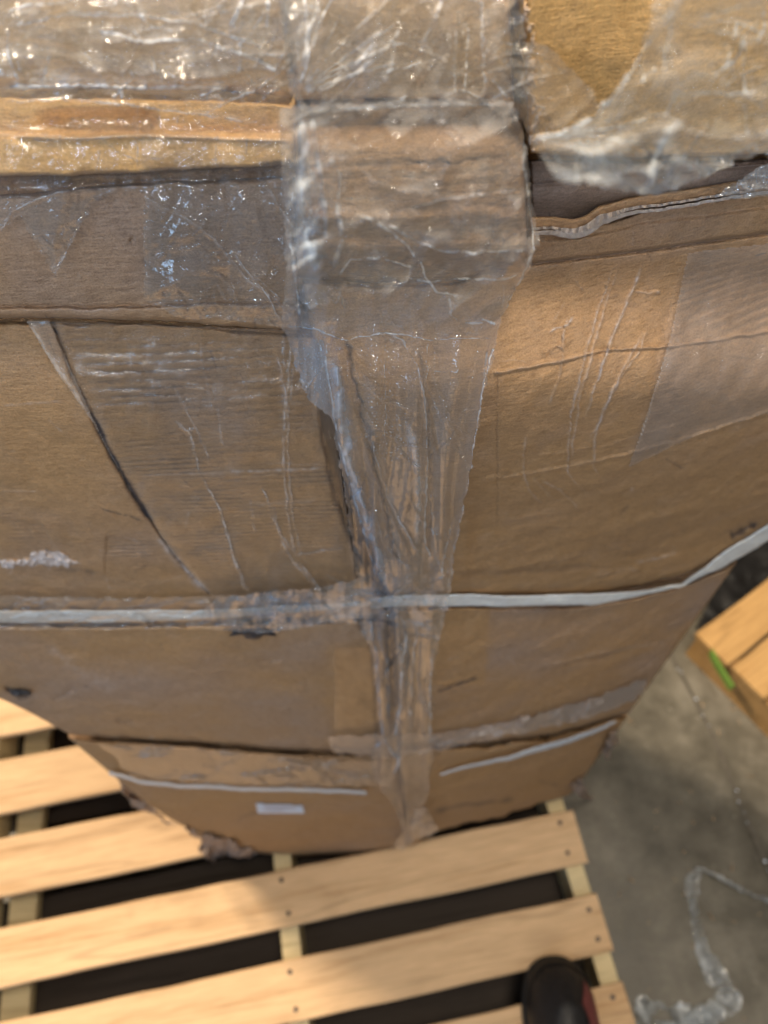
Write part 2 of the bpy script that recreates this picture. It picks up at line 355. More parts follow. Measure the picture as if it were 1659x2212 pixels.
# left column
st([(115, 690), (130, 740), (165, 830), (215, 925), (265, 1030), (330, 1130), (365, 1185), (450, 1282)], 6, -1.6, 0.75, 0, 0)
st([(190, 880), (240, 985), (300, 1085), (335, 1140)], 11, -0.8, 0.62, 0)
st([(335, 1150), (370, 1195), (410, 1240), (455, 1285)], 8, 1.2, 0, 0.75)
st([(480, 1021), (560, 1018), (640, 1015), (705, 1010)], 5.5, 0.2, 0, 0.75)
st([(300, 1030), (400, 1022), (500, 1024)], 3, 0.2, 0, 0.35); st([(560, 1000), (705, 1003)], 2, 0, 0, 0.4)
st([(0, 875), (70, 872), (150, 866)], 2, 0.3, 0, 0.3); st([(0, 1061), (95, 1060)], 1.8, 0.3, 0, 0.3)
st([(215, 1096), (250, 1108), (310, 1126)], 2.5, -0.5, 0.7, 0)
st([(110, 1232), (170, 1230), (212, 1238)], 6, -0.5, 0.35, 0); st([(0, 1222), (70, 1212), (130, 1205)], 5, 0.6, 0, 0.8)
st([(300, 1120), (420, 1105), (600, 1085), (740, 1070)], 2.2, 0.3, 0, 0.15); st([(550, 1090), (700, 1080)], 3, 0, 0, 0.25)
st([(690, 735), (706, 820), (715, 900), (735, 1010)], 14, 0, 0.75, 0, 0, 4)  # shade of the column gap painted dark, here and in the next strokes
st([(735, 1010), (752, 1120), (775, 1250)], 8, 0, 0.8, 0, 0, 4)
st([(800, 1310), (850, 1320), (860, 1400)], 12, 0, 0.6, 0, 0, 6)
st([(640, 300), (628, 420), (632, 560), (655, 690)], 9, 0, 0.7, 0, 0, 4)
st([(748, 745), (775, 850), (800, 960), (828, 1080), (858, 1210)], 6, -1, 0.75, 0, 0, 5)  # dark strokes painting the shade beside the film folds
st([(722, 900), (742, 1010), (765, 1120), (800, 1260)], 9, -1, 0.9, 0, 0, 5); st([(905, 760), (925, 900), (930, 1040), (925, 1180)], 3.5, -0.5, 0.5, 0, 0, 4)
st([(838, 1350), (842, 1450), (846, 1600)], 8, -1, 0.9, 0, 0, 4); st([(876, 1350), (880, 1440), (868, 1540), (866, 1600)], 5, -1, 0.75, 0, 0, 4); st([(912, 1360), (905, 1470), (900, 1590)], 3.5, -0.5, 0.5, 0, 0, 4)  # same painted shade between the rope folds below the strap
st([(780, 1350), (806, 1420), (815, 1520), (812, 1600)], 5, -1, 0.55, 0, 0, 4)
st([(560, 356), (600, 350), (640, 352)], 7, 0, 0.8, 0, 1)
st([(300, 555), (330, 585), (370, 590)], 9, 0, 0.3, 0); st([(420, 650), (470, 635), (520, 630)], 6, 0, 0.25, 0)
st([(365, 780), (460, 782)], 1.5, 0, 0, 0.25); st([(250, 785), (300, 800), (420, 805)], 6, 0, 0.12, 0)
st([(100, 1385), (135, 1425), (180, 1455), (260, 1495)], 15, 0, 0, 0.22)
st([(15, 1486), (35, 1500), (60, 1500)], 9, -2.5, 1.0, 0, 0)
st([(360, 1658), (400, 1668), (450, 1682)], 5, -0.6, 0.55, 0); st([(300, 760), (360, 900), (430, 1060), (520, 1230)], 60, 0, 0.10, 0, 1, 20)
st([(130, 1592), (200, 1596), (330, 1603)], 4, 0, 0.35, 0)
st([(480, 1608), (560, 1622), (700, 1626), (830, 1620)], 6, -1, 0.6, 0)
st([(560, 1210), (640, 1180), (740, 1180)], 2, 0.2, 0, 0.2)
st([(300, 660), (350, 655), (400, 668)], 1.5, 0.6, 0, 0.3); st([(205, 668), (300, 664), (360, 655)], 1.4, 0.8, 0, 0.35)
# right column
st([(1072, 806), (1180, 786), (1300, 757), (1420, 752), (1540, 735), (1659, 716)], 3.5, 1.6, 0, 0.16, 0)
st([(1072, 812), (1180, 792), (1300, 763), (1420, 757), (1540, 741), (1659, 722)], 4, -0.35, 0, 0, 0)
st([(1050, 1036), (1200, 1012), (1330, 988), (1500, 942), (1659, 890)], 6, 1.2, 0, 0.06, 0)
st([(1150, 985), (1300, 965), (1500, 905)], 3, 0.5, 0, 0.06)
st([(1074, 800), (1075, 960), (1075, 1135)], 1.6, -0.7, 0.35, 0, 0); st([(1080, 1105), (1100, 1110)], 9, 0, 0, 0.12)
for q, a in (([(1332, 562), (1290, 680), (1262, 780), (1240, 870), (1225, 960), (1226, 1022), (1275, 1078)], .85),
             ([(1342, 560), (1302, 680), (1272, 790), (1250, 880), (1236, 960), (1236, 1020)], .55),
             ([(1395, 556), (1350, 660), (1318, 740), (1298, 800), (1278, 860), (1262, 912)], .9),
             ([(1385, 590), (1340, 680), (1312, 760), (1290, 830)], .5),
             ([(1402, 700), (1375, 770), (1340, 820), (1305, 880), (1285, 950), (1283, 1010), (1310, 1047)], .6),
             ([(1395, 715), (1350, 790), (1320, 850), (1300, 905), (1268, 962)], .6),
             ([(1135, 940), (1130, 1020), (1145, 1060), (1172, 1092)], .6), ([(1170, 1040), (1215, 1060), (1245, 1090), (1245, 1100)], .45),
             ([(1215, 705), (1218, 770), (1208, 820), (1190, 860), (1188, 880)], .32), ([(1240, 680), (1228, 700), (1195, 712), (1182, 720)], .9), ([(1228, 690), (1218, 708), (1214, 740)], .7),
             ([(1395, 632), (1428, 628)], .4), ([(1370, 630), (1400, 632)], .4), ([(1150, 1030), (1200, 1085)], .2), ([(1205, 745), (1215, 752)], .6)):
    st(q, 2.4, 1.1, 0, a*0.75, 1, 3.0)
st([(1370, 1216), (1420, 1205), (1465, 1190)], 4, 0.5, 0, 0.35); st([(1290, 1245), (1340, 1232), (1390, 1228)], 5, 0.5, 0, 0.12)
st([(1575, 1160), (1600, 1150), (1640, 1128)], 9, -2, 0.8, 0, 1)
st([(940, 1495), (990, 1478), (1036, 1462)], 4.5, -1.2, 0.9, 0); st([(1140, 1456), (1250, 1430), (1360, 1400), (1480, 1375)], 3, -0.6, 0.25, 0.0)
st([(1150, 1444), (1300, 1410), (1420, 1390), (1480, 1365)], 4, 0.9, 0, 0.16)
st([(930, 1755), (1010, 1738), (1120, 1724)], 5, -1, 0.6, 0); st([(960, 1240), (1100, 1235), (1200, 1230), (1330, 1222)], 10, -1.0, 0.25, 0)
st([(1180, 1592), (1270, 1568), (1360, 1534)], 3.5, -1, 0.45, 0)
st([(1630, 553), (1659, 545)], 2.5, -0.4, 0.8, 0)
# middle carton, dirty shoulder
st([(850, 342), (930, 352), (1040, 345), (1120, 332)], 7, -0.5, 0.55, 0, 1, 6); st([(1000, 312), (1080, 318), (1125, 300)], 5, 0, 0.35, 0, 1, 6)
st([(860, 400), (1000, 395), (1130, 385)], 22, 0, 0.25, 0, 1, 8); st([(860, 450), (1000, 455), (1130, 430)], 16, 0, 0.32, 0, 1, 8)
st([(690, 265), (760, 275), (860, 262)], 5, 0, 0.25, 0.1, 1, 6)
rs = np.random.RandomState(91)
for k in range(150):                               # small knocks, rubs and dirt everywhere
    x, y = rs.uniform(0, 1659), rs.uniform(380, 1800); a_ = rs.normal()*0.5-0.15*(x > 850)+(1.4 if rs.rand() < .3 else 0); l_ = rs.uniform(6, 60)
    P3 = [(x, y), (x+l_*math.cos(a_)/2, y+l_*math.sin(a_)/2+rs.normal()*2), (x+l_*math.cos(a_), y+l_*math.sin(a_))]
    q_ = rs.rand()
    if q_ < .45: st(P3, rs.uniform(1.2, 4), rs.uniform(-.8, .3), rs.uniform(.15, .5), 0)
    elif q_ < .8: st(P3, rs.uniform(1.2, 3), rs.uniform(-.3, .6), 0, rs.uniform(.15, .45))
    else: st(P3, rs.uniform(6, 14), rs.uniform(-2.0, 1.2), rs.uniform(0, .12), 0)
def strokes(px, py, H, G, Sc):
    x0, x1, y0, y1 = px.min(), px.max(), py.min(), py.max()
    for i, (pts, wd, hmm, gr, sc_, tp, wob) in enumerate(S):
        p = np.array(pts); m = wd*4+10
        if p[:, 0].max() < x0-m or p[:, 0].min() > x1+m or p[:, 1].max() < y0-m or p[:, 1].min() > y1+m: continue
        sel = (px > p[:, 0].min()-m) & (px < p[:, 0].max()+m) & (py > p[:, 1].min()-m) & (py < p[:, 1].max()+m)
        if not sel.any(): continue
        sx = px[sel]; sy = py[sel]
        qx = sx+wob*fbm(sx/28+i, sy/28, i, 3); qy = sy+wob*fbm(sx/28, sy/28+i*3, i+2, 3)
        d, t = polydist(qx, qy, pts)
        ww = wd*(0.75+0.45*NZ[i % 12](t*9+i, t*0+i))
        pr = np.exp(-(d/ww)**2*1.2)
        if tp: pr = pr*sstep(0, 0.12, t)*sstep(1, 0.85, t)
        H[sel] += hmm*0.001*pr; G[sel] += gr*pr; Sc[sel] += sc_*pr*(0.7+0.5*fbm(sx/9, sy/9, i, 2))
def ribs(p, px, py, reg):
    """flute lines showing through the liner: horizontal, about 5.5 mm apart"""
    z = p[..., 2]; X = p[..., 0]
    ph = z/0.0056+0.35*fbm(X*9, z*30, 4, 3)
    return np.sin(ph*2*math.pi)*reg

CELL = 2.7
HMAP = np.zeros((int(PH/4)+2, int(PW/4)+2))       # how proud the cartons stand, for the film to lie on
HX = np.full(HMAP.shape, -1.0)
GY, GX = np.mgrid[0:HMAP.shape[0], 0:HMAP.shape[1]]*4.0
def carton(name, label, top, bot, off, mat, roll=10, rib=None, tone=None, extra=None, group='wrapped cartons of the stack', depth=0.30, jag=1.5, bulge=0.003, bow=(0, 0), lean=(0, 1, 2, 0)):
    """top / bot: measured seam curves from left to right. one carton: face panel + body behind it"""
    off0 = off; T = np.array(top, float); B = np.array(bot, float)
    wpx = max(T[-1, 0]-T[0, 0], B[-1, 0]-B[0, 0]); hpx = max(np.interp(np.linspace(0, 1, 5), np.linspace(0, 1, len(B)), B[:, 1])-np.interp(np.linspace(0, 1, 5), np.linspace(0, 1, len(T)), T[:, 1]))
    nu = int(wpx/CELL)+2; nv = int(max(hpx, 20)/CELL)+2
    a = np.linspace(0, 1, nu)
    def curve(P, k):
        L = np.hypot(*(P[1:]-P[:-1]).T); c = np.concatenate([[0], np.cumsum(L)])/L.sum()
        x = np.interp(a, c, P[:, 0]); y = np.interp(a, c, P[:, 1])
        for _ in range(12): x[1:-1] = (x[:-2]+2*x[1:-1]+x[2:])/4; y[1:-1] = (y[:-2]+2*y[1:-1]+y[2:])/4
        return x, y+jag*fbm(x/30, x*0+k, k, 3)
    s = sum(ord(ch) for ch in label) % 50
    tx, ty = curve(T, s); bx, by = curve(B, s+3)
    b = np.linspace(0, 1, nv)[:, None]
    px = tx*(1-b)+bx*b; py = ty*(1-b)+by*b
    px = px+bow[0]*4*b*(1-b)*(1-a)**3+bow[1]*4*b*(1-b)*a**3
    # distance to each edge in measuring units
    dt = py-ty[None]; db = by[None]-py; dl = (px-px[:, :1]); dr = (px[:, -1:]-px)
    e = np.minimum(np.minimum(dt, db), np.minimum(dl*0.8, dr*0.8))
    r = roll*(1+0.5*fbm(px/60, py/60, s, 2))
    k = (e/np.maximum(r, 1)).clip(0, 1)
    H = -0.009*(1-np.sqrt(1-(1-k)**2))
    off = off+lean[0]*sstep(lean[2], lean[1], py)*sstep(lean[3], lean[1], py)
    p0 = hit(px, py, off); X = p0[..., 0]; z = p0[..., 2]
    H = H+0.0016*fbm(X*14, z*14, s, 4)+0.0005*fbm(X*90, z*60, s+2, 3)+bulge*np.sin(math.pi*b)*np.sin(math.pi*a)[None]
    reg = np.full(px.shape, 0.15)
    if rib is not None:
        for poly, am in rib: reg = np.maximum(reg, am*sstep(-25, 40, sdf(px+14*fbm(px/50, py/50, 2), py, poly)))
    reg = reg*(0.55+0.6*fbm(X*20, z*45, s+5, 3)).clip(0.05, 1.2)
    RB = ribs(p0, px, py, reg); H = H+0.00042*RB
    G = 0.42*(-RB).clip(0, 1)+0.34*sstep(4.5, 0, e)+0.12*(fbm(X*8, z*40, s, 4)).clip(0, 1)*reg*2
    Sc = 0.10*(RB-0.5).clip(0, 1)+0.05*(fbm(X*60, z*60, s+1, 3)-0.2).clip(0, 1)
    To = 0.5+0.22*fbm(X*7, z*9, s+7, 4)
    if tone is not None:
        for poly, am, soft in tone: To = To+am*sstep(-soft, soft, sdf(px+6*fbm(px/40, py/40, 3), py, poly))
    G, Sc, H = G+0*px, Sc+0*px, H+0*px
    if extra: H, G, Sc = extra(px, py, H, G, Sc, e)
    strokes(px, py, H, G, Sc)
    P = hit(px, py, off+H)
    V = P.reshape(-1, 3); A = np.stack([G, Sc, To], -1).reshape(-1, 3).clip(0, 1)
    cx = float(V[:, 0].mean()); cz = float(V[:, 2].min())
    root = thing(name, label, 'carton', (cx, float(V[:, 1].mean()), cz), group)
    mesh('front_panel', V, gridfaces(nu, nv), mat, root, True, A)
    # body behind the face: ring of the rim pulled back
    ring = list(range(0, nu, 6))+[nu-1]+[j*nu+nu-1 for j in range(6, nv-1, 6)]+[(nv-1)*nu+i for i in range(nu-1, -1, -6)]+[j*nu for j in range(nv-7, 0, -6)]
    ring = list(dict.fromkeys(ring)); n = len(ring); R0 = V[ring]; nx = R0[:, 0]-cx
    R1 = R0+np.array([0, depth, 0]); R1[:, 0] += 0.012*np.sign(nx); R1[:, 2] += 0.03*np.sign(R0[:, 2]-0.5*(V[:, 2].min()+V[:, 2].max())); R1[:, 2] = np.maximum(R1[:, 2], DECK+0.001)
    BV = np.concatenate([R0, R1]); BF = [(i, (i+1) % n, n+(i+1) % n, n+i) for i in range(n)]+[tuple(range(2*n-1, n-1, -1))]
    mesh('body', BV, BF, mat, root, False, np.tile([0.1, 0.0, 0.5], (2*n, 1)))
    poly = [(x, y) for x, y in zip(tx[::8], ty[::8])]+[(tx[-1], ty[-1]), (bx[-1], by[-1])]+[(x, y) for x, y in zip(bx[::-8], by[::-8])]+[(bx[0], by[0])]
    mm_ = inpoly(GX, GY, poly); HMAP[mm_] = (off0+lean[0]*sstep(lean[2], lean[1], GY)*sstep(lean[3], lean[1], GY))[mm_]
    hh = off+H; ii = (py/4).round().astype(int); jj = (px/4).round().astype(int); ok = (ii >= 0) & (jj >= 0) & (ii < HX.shape[0]) & (jj < HX.shape[1])
    np.maximum.at(HX, (ii[ok], jj[ok]), hh[ok])
    return root

# gap between the two columns, top to bottom
GAP = [(598, -70), (640, 225), (640, 380), (630, 520), (655, 660), (690, 725), (712, 900), (735, 1020), (758, 1150), (785, 1250), (835, 1310), (848, 1400), (852, 1600), (870, 1700), (884, 1835)]
def gx(y): return float(np.interp(y, [g[1] for g in GAP], [g[0] for g in GAP]))
# vertical lines run to the point straight below the camera
def vx(x, y, y2): return NX+(x-NX)*(NY-y2)/(NY-y)
silL = lambda y: vx(250, 1680, y); silR = lambda y: vx(1360, 1540, y)

L0 = carton('carton', 'pale blurred carton at the top left corner under crinkled film', [(-350, -70), (300, -70), (598, -70)], [(-350, 185), (250, 192), (480, 196), (632, 212)], 0.012, M_card_pale, 22)
def flapshade(px, py, H, G, Sc, e):
    d, t = polydist(px, py, [(0, 262), (120, 262), (215, 262), (318, 262)])
    H = H-0.006*sstep(34, 6, d)*sstep(60, 160, px)
    H = H+0.006*sstep(285, 300, py+6*fbm(px/80, py/80, 1))+0.009*((py-300)/85).clip(0, 1)
    d, t = polydist(px, py, [(-20, 288), (120, 300), (320, 292), (620, 305)])
    H = H+0.002*np.exp(-(d/4)**2)
    return H, G, Sc+0.3*np.exp(-(d/4)**2)
L1 = carton('carton', 'bright orange tan carton edge between two dark gaps on the left', [(-350, 205), (250, 212), (480, 216), (636, 226)], [(-350, 384), (150, 380), (400, 366), (640, 356)], 0.016, M_card_warm, 9, extra=flapshade)
def lip(px, py, H, G, Sc, e):
    y = np.interp(px, [0, 200, 400, 560, 660], [662, 664, 657, 655, 662])+3*fbm(px/50, px*0, 4)
    H = H+0.0045*sstep(y-4, y+3, py); d = np.abs(py-y)
    H = H-0.0018*np.exp(-(d/3.5)**2)
    m = sstep(y, y+6, py)*sstep(380, 640, px); H = H+0.0006*m*ridged(px/40+py/60, py/7, 3)
    return H, G+0.25*np.exp(-(d/3)**2)+0.15*m, Sc+0.25*np.exp(-((py-y-5)/2.5)**2)*(fbm(px/30, px*0, 2)+0.4).clip(0, 1)
L2 = carton('carton', 'greyish brown carton with folded lip under its face on the left', [(-350, 428), (60, 418), (200, 402), (420, 390), (636, 380)], [(-350, 684), (110, 688), (350, 692), (520, 706), (650, 716)], 0.010, M_card, 12, extra=lip,
            tone=[([(0, 400), (640, 380), (640, 560), (300, 640), (0, 660)], -0.22, 60)])
RIBL = [([(150, 720), (600, 740), (730, 1000), (790, 1280), (470, 1290), (330, 1120), (240, 960)], 1.25), ([(0, 1100), (80, 1110), (110, 1200), (0, 1200)], 1.2), ([(228, 1155), (330, 1150), (340, 1230), (228, 1235)], 1.5)]
def tears(px, py, H, G, Sc, e):
    q = sdf(px+5*fbm(px/12, py/12, 5, 3), py+5*fbm(px/12, py/12, 8, 3), [(70, 1196), (100, 1186), (128, 1192), (150, 1206), (175, 1218), (140, 1224), (90, 1220), (40, 1224), (0, 1226), (0, 1212), (60, 1206)])
    m = sstep(-2, 4, q); H = H+m*0.0022*(0.6+0.8*fbm(px/7, py/5, 3, 3))
    q2 = sdf(px, py, [(-100, 690), (118, 690), (132, 740), (216, 925), (330, 1130), (360, 1180), (230, 1155), (225, 1240), (150, 1235), (90, 1130), (-100, 1110)])
    H = H+0.0012*sstep(-3, 3, q2)
    d, t = polydist(px, py, [(-100, 1312), (800, 1300)])
    return H, G, Sc+0.95*m
L3 = carton('carton', 'large left carton face crossed by a slanting black seam, resting on the white strap', [(-350, 692), (110, 696), (350, 700), (520, 714), (660, 724), (690, 726)], [(-350, 1346), (200, 1346), (480, 1340), (700, 1332), (838, 1322)], 0.004, M_card, 11, bow=(0, -46), lean=(0.010, 900, 1340, 720), rib=RIBL, extra=tears,
            tone=[([(0, 690), (110, 700), (330, 1130), (230, 1240), (-50, 1120)], 0.0, 10), ([(300, 740), (500, 760), (560, 960), (330, 1000)], -0.3, 60), ([(0, 850), (200, 920), (300, 1110), (0, 1080)], 0.25, 50), ([(560, 950), (760, 950), (790, 1290), (500, 1290)], 0.25, 60)])
L4 = carton('carton', 'smooth brown carton under the white strap with a black spot near its left edge', [(-350, 1352), (200, 1352), (480, 1348), (700, 1342), (834, 1336)], [(silL(1560), 1556), (150, 1586), (300, 1594), (480, 1606), (640, 1618), (846, 1622)], 0.004, M_card, 9,
            tone=[([(720, 1400), (850, 1400), (850, 1620), (720, 1600)], 0.35, 30), ([(-50, 1380), (700, 1380), (700, 1600), (200, 1600)], -0.12, 60)])
L5 = carton('carton', 'bottom left carton with a small white label, standing on the pallet', [(silL(1592)+4, 1594), (300, 1602), (480, 1616), (640, 1628), (853, 1632)], [(silL(1735), 1736), (380, 1775), (430, 1802), (500, 1828), (570, 1845), (650, 1850), (760, 1843), (884, 1830)], 0.002, M_card, 10,
            tone=[([(300, 1700), (840, 1700), (860, 1850), (500, 1850)], 0.1, 40), ([(200, 1600), (700, 1600), (700, 1690), (300, 1690)], 0.2, 30)])

def darkedge(px, py, H, G, Sc, e):
    return H, G+0.5*sstep(9, 0, (px[:, -1:]-px))*0.5, Sc  # darker along the right edge
M0 = carton('carton', 'upper middle carton seen through crinkled film beside the ragged gap', [(604, -70), (860, -70), (1096, -70)], [(644, 216), (860, 212), (1060, 214), (1112, 222)], 0.006, M_card_pale, 12, extra=darkedge, tone=[([(600, 0), (1100, 0), (1100, 220), (650, 220)], 0.25, 60)])
def ragged(px, py, H, G, Sc, e):
    d = px-px[:, :1]; n_ = fbm(px/9, py/11, 6, 4); m = sstep(24+16*n_, 8+10*n_, d)
    H = H-0.004*sstep(10, 0, d+8*n_)+0.0016*m*n_
    return H, G+0.25*m*(n_ > 0.3), Sc+0.55*m*(0.6+n_).clip(0, 1)
R0 = carton('carton', 'upper right orange tan carton with a crumbled left edge', [(1126, -70), (1400, -70), (1950, -70)], [(1142, 330), (1300, 338), (1500, 338), (1950, 322)], 0.018, M_card_warm, 8, extra=ragged, jag=3)
def shoulder(px, py, H, G, Sc, e):
    H = H-0.024*sstep(345, 235, py)**2
    H = H-0.006+0.015*((py-290)/240).clip(0, 1)*sstep(610, 530, py)-0.011*sstep(520, 600, py-12*fbm(px/80, px*0, 3)); m = sstep(300, 360, py)*sstep(650, 760, px); g = fbm(px/26, py/5, 5, 4)-0.1
    H = H-0.0025*np.exp(-((py-505-10*fbm(px/60, py/60, 2))/20)**2)+0.0015*np.exp(-((py-470-10*fbm(px/60, py/60, 2))/16)**2)
    return H, G+0.5*m*(g-0.1).clip(0, 1)+0.12*m, Sc
M1 = carton('carton', 'middle carton with a rounded dirty shoulder pressed against the clear film', [(648, 246), (760, 232), (900, 224), (1050, 224), (1100, 232), (1130, 262)], [(640, 600), (800, 612), (960, 610), (1140, 590)], 0.022, M_card, 14, rib=[([(660, 330), (1130, 320), (1150, 590), (660, 600)], 0.6)], extra=shoulder,
            tone=[([(700, 330), (1140, 330), (1150, 600), (700, 600)], -0.05, 40)])
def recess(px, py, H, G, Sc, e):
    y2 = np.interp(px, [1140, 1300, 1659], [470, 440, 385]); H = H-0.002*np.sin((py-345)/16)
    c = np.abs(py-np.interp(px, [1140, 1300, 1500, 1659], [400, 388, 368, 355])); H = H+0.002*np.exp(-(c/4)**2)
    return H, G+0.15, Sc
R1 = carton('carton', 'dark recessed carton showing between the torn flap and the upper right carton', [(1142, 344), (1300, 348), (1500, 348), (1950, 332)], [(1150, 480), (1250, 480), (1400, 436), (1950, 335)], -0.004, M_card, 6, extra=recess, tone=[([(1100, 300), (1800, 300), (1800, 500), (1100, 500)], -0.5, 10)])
def foldband(px, py, H, G, Sc, e):
    y = np.interp(px, [1150, 1250, 1330, 1400, 1520, 1800], [520, 516, 500, 482, 470, 430]); H = H+0.0025*sstep(y-7, y+5, py)
    d = np.abs(py-np.interp(px, [1150, 1400, 1659, 1800], [570, 541, 503, 483])); H = H-0.003*np.exp(-(d/4.5)**2)
    return H, G+0.55*np.exp(-(d/3)**2), Sc
def r2x(px, py, H, G, Sc, e):
    H, G, Sc = foldband(px, py, H, G, Sc, e)
    H = H+0.0010*fbm(px/300, (py+0.22*px)/26, 5, 3)*sstep(950, 1150, py)
    return H, G+0.14*(fbm(px/240, (py+0.22*px)/18, 7, 3)).clip(0, 1)*sstep(1000, 1150, py), Sc
R2 = carton('carton', 'large right carton face with long pale scratches beside the film', [(652, 606), (800, 618), (1000, 610), (1150, 500), (1250, 494), (1330, 476), (1420, 447), (1550, 428), (1950, 343)],
            [(842, 1300), (970, 1288), (1100, 1287), (1250, 1287), (1400, 1260), (1480, 1240), (1560, 1195), (1950, 950)], 0.004, M_card, 8, bow=(-16, 0), lean=(0.034, 860, 1300, 585), rib=[([(1480, 560), (1700, 520), (1700, 720), (1440, 750)], 0.7), ([(1000, 1150), (1500, 1100), (1500, 1290), (1000, 1290)], 0.5)], extra=r2x,
            tone=[([(1500, 540), (1700, 520), (1700, 880), (1370, 1000), (1400, 880)], 0.0, 12), ([(1080, 600), (1480, 560), (1400, 880), (1350, 1010), (1080, 1030)], 0.22, 20), ([(900, 1060), (1700, 960), (1700, 1290), (900, 1290)], 0.3, 60)])
R3 = carton('carton', 'brown carton right under the white strap with a short black mark', [(852, 1316), (970, 1312), (1100, 1311), (1250, 1311), (1400, 1284), (1480, 1264), (silR(1215), 1215)],
            [(860, 1610), (950, 1606), (1060, 1600), (1200, 1584), (1360, 1538)], 0.006, M_card, 9, tone=[([(800, 1310), (1055, 1310), (1045, 1480), (850, 1480)], 0.3, 3), ([(1055, 1310), (1600, 1240), (1400, 1450), (1050, 1480)], -0.15, 20)])
R4 = carton('carton', 'lowest right carton with crushed ragged bottom corner above the pallet', [(856, 1620), (950, 1616), (1060, 1609), (1200, 1592), (silR(1546), 1546)],
            [(886, 1834), (925, 1802), (1000, 1783), (1100, 1757), (silR(1714), 1716)], 0.002, M_card, 9, jag=4, tone=[([(800, 1600), (1400, 1500), (1300, 1730), (850, 1830)], 0.3, 10)])

# torn corrugated flap edge, right: two liners with a wavy flute between
def ribbon(name, pts, hw, off, mat, parent=None, nseg=120, nw=5, wob=2, hfun=None, wfun=None, attr=(0.1, 0.2, 0.5), thick=0.0):
    q = resample(pts, nseg, wob); t = np.gradient(q[:, :2], axis=0); t /= np.hypot(*t.T)[:, None]+1e-9
    nrm = np.stack([-t[:, 1], t[:, 0]], -1); u = np.linspace(-1, 1, nw)
    W_ = (wfun(np.linspace(0, 1, nseg)) if wfun is not None else 1.0)*hw*np.ones(nseg)
    px = q[:, None, 0]+nrm[:, None, 0]*u*W_[:, None]; py = q[:, None, 1]+nrm[:, None, 1]*u*W_[:, None]
    h = off+0*px
    if hfun is not None: h = h+hfun(px, py, u[None]+0*px, np.linspace(0, 1, nseg)[:, None]+0*px)
    V = hit(px, py, h).reshape(-1, 3); A = np.tile(attr, (len(V), 1)).astype(float)
    F = gridfaces(nw, nseg)
    if thick:
        V2 = hit(px, py, h-thick).reshape(-1, 3); n0 = len(V)
        ring = list(range(nw))+[j*nw+nw-1 for j in range(1, nseg)]+[(nseg-1)*nw+i for i in range(nw-2, -1, -1)]+[j*nw for j in range(nseg-2, 0, -1)]
        S_ = np.array([(ring[i], ring[(i+1) % len(ring)], n0+ring[(i+1) % len(ring)], n0+ring[i]) for i in range(len(ring))])
        F = np.concatenate([F, F[:, ::-1]+n0, S_]); V = np.concatenate([V, V2]); A = np.tile(attr, (len(V), 1)).astype(float)
    return mesh(name, V, F, mat, parent, True, A)
tf = thing('torn_flap', 'torn corrugated flap edge with grey wavy paper on the right', 'cardboard flap', tuple(hit(1300., 480., 0.01)))
EDGE = [(1146, 490), (1200, 492), (1240, 496), (1270, 488), (1296, 466), (1325, 462), (1360, 452), (1400, 444), (1460, 436), (1540, 425), (1700, 398)]
ribbon('top_liner', [(x, y-13) for x, y in EDGE], 11, 0.012, M_card, tf, 220, 6, 2, lambda px, py, u, t: -0.003*(u < -0.6)+0.001*fbm(px/30, py/30, 3), attr=(0.08, 0.05, 0.75), thick=0.0008)
ribbon('flute', [(x, y+1) for x, y in EDGE], 4.5, 0.0145, M_inner, tf, 420, 5, 3, lambda px, py, u, t: 0.0014*np.sin(px/3.2+2*fbm(px/20, py/20, 1)), lambda t: 0.6+0.9*np.exp(-((t-0.25)/0.12)**2), (0.0, 0.55, 0.3), 0.001)
ribbon('bottom_liner', [(x, y+11) for x, y in EDGE], 5, 0.0135, M_inner, tf, 260, 4, 3.5, lambda px, py, u, t: 0.0012*fbm(px/14, py/14, 6), lambda t: 0.7+0.8*np.exp(-((t-0.2)/0.15)**2), (0.1, 0.5, 0.2), 0.0008)

# packing tape strips on the faces
def sheet(name, poly, gap, mat, parent=None, cell=2.4, relief=None, attr=None, edge=2.0, follow=True, base=None, fm=None):
    """a thin skin cut to an outline and laid over the cartons"""
    P_ = np.array(poly, float); x0, y0 = P_.min(0)-6; x1, y1 = P_.max(0)+6
    nu = int((x1-x0)/cell)+2; nv = int((y1-y0)/cell)+2
    px, py = np.meshgrid(np.linspace(x0, x1, nu), np.linspace(y0, y1, nv))
    wx = px+edge*fbm(px/18, py/18, 3, 3); wy = py+edge*fbm(px/18, py/18, 6, 3)
    d = sdf(wx, wy, poly); mask = d > 0
    h = (samp(FMAP if fm is None else fm, px, py) if follow else (base if base is not None else 0.0)+0*px)+gap
    G = np.zeros(px.shape); D = np.zeros(px.shape); T_ = np.zeros(px.shape)
    if relief is not None: dh = relief(px, py, d); h = h+dh
    if attr is not None: G, D, T_ = attr(px, py, d)
    V = hit(px, py, h).reshape(-1, 3); A = np.stack([G+0*px, D+0*px, T_+0*px], -1).reshape(-1, 3).clip(0, 1)
    V, F, A = compact(V, gridfaces(nu, nv, mask), A)
    return mesh(name, V, F, mat, parent, True, A)
def boxblur(A, r):
    for ax in (0, 1):
        P = np.concatenate([np.repeat(np.take(A, [0], ax), r, ax), A, np.repeat(np.take(A, [-1], ax), r+1, ax)], ax)
        c = np.cumsum(P, ax); n = A.shape[ax]
        A = (np.take(c, range(2*r+1, 2*r+1+n), ax)-np.take(c, range(0, n), ax))/(2*r+1) if P.shape[ax] >= n+2*r+1 else A
    return A
FM2 = None
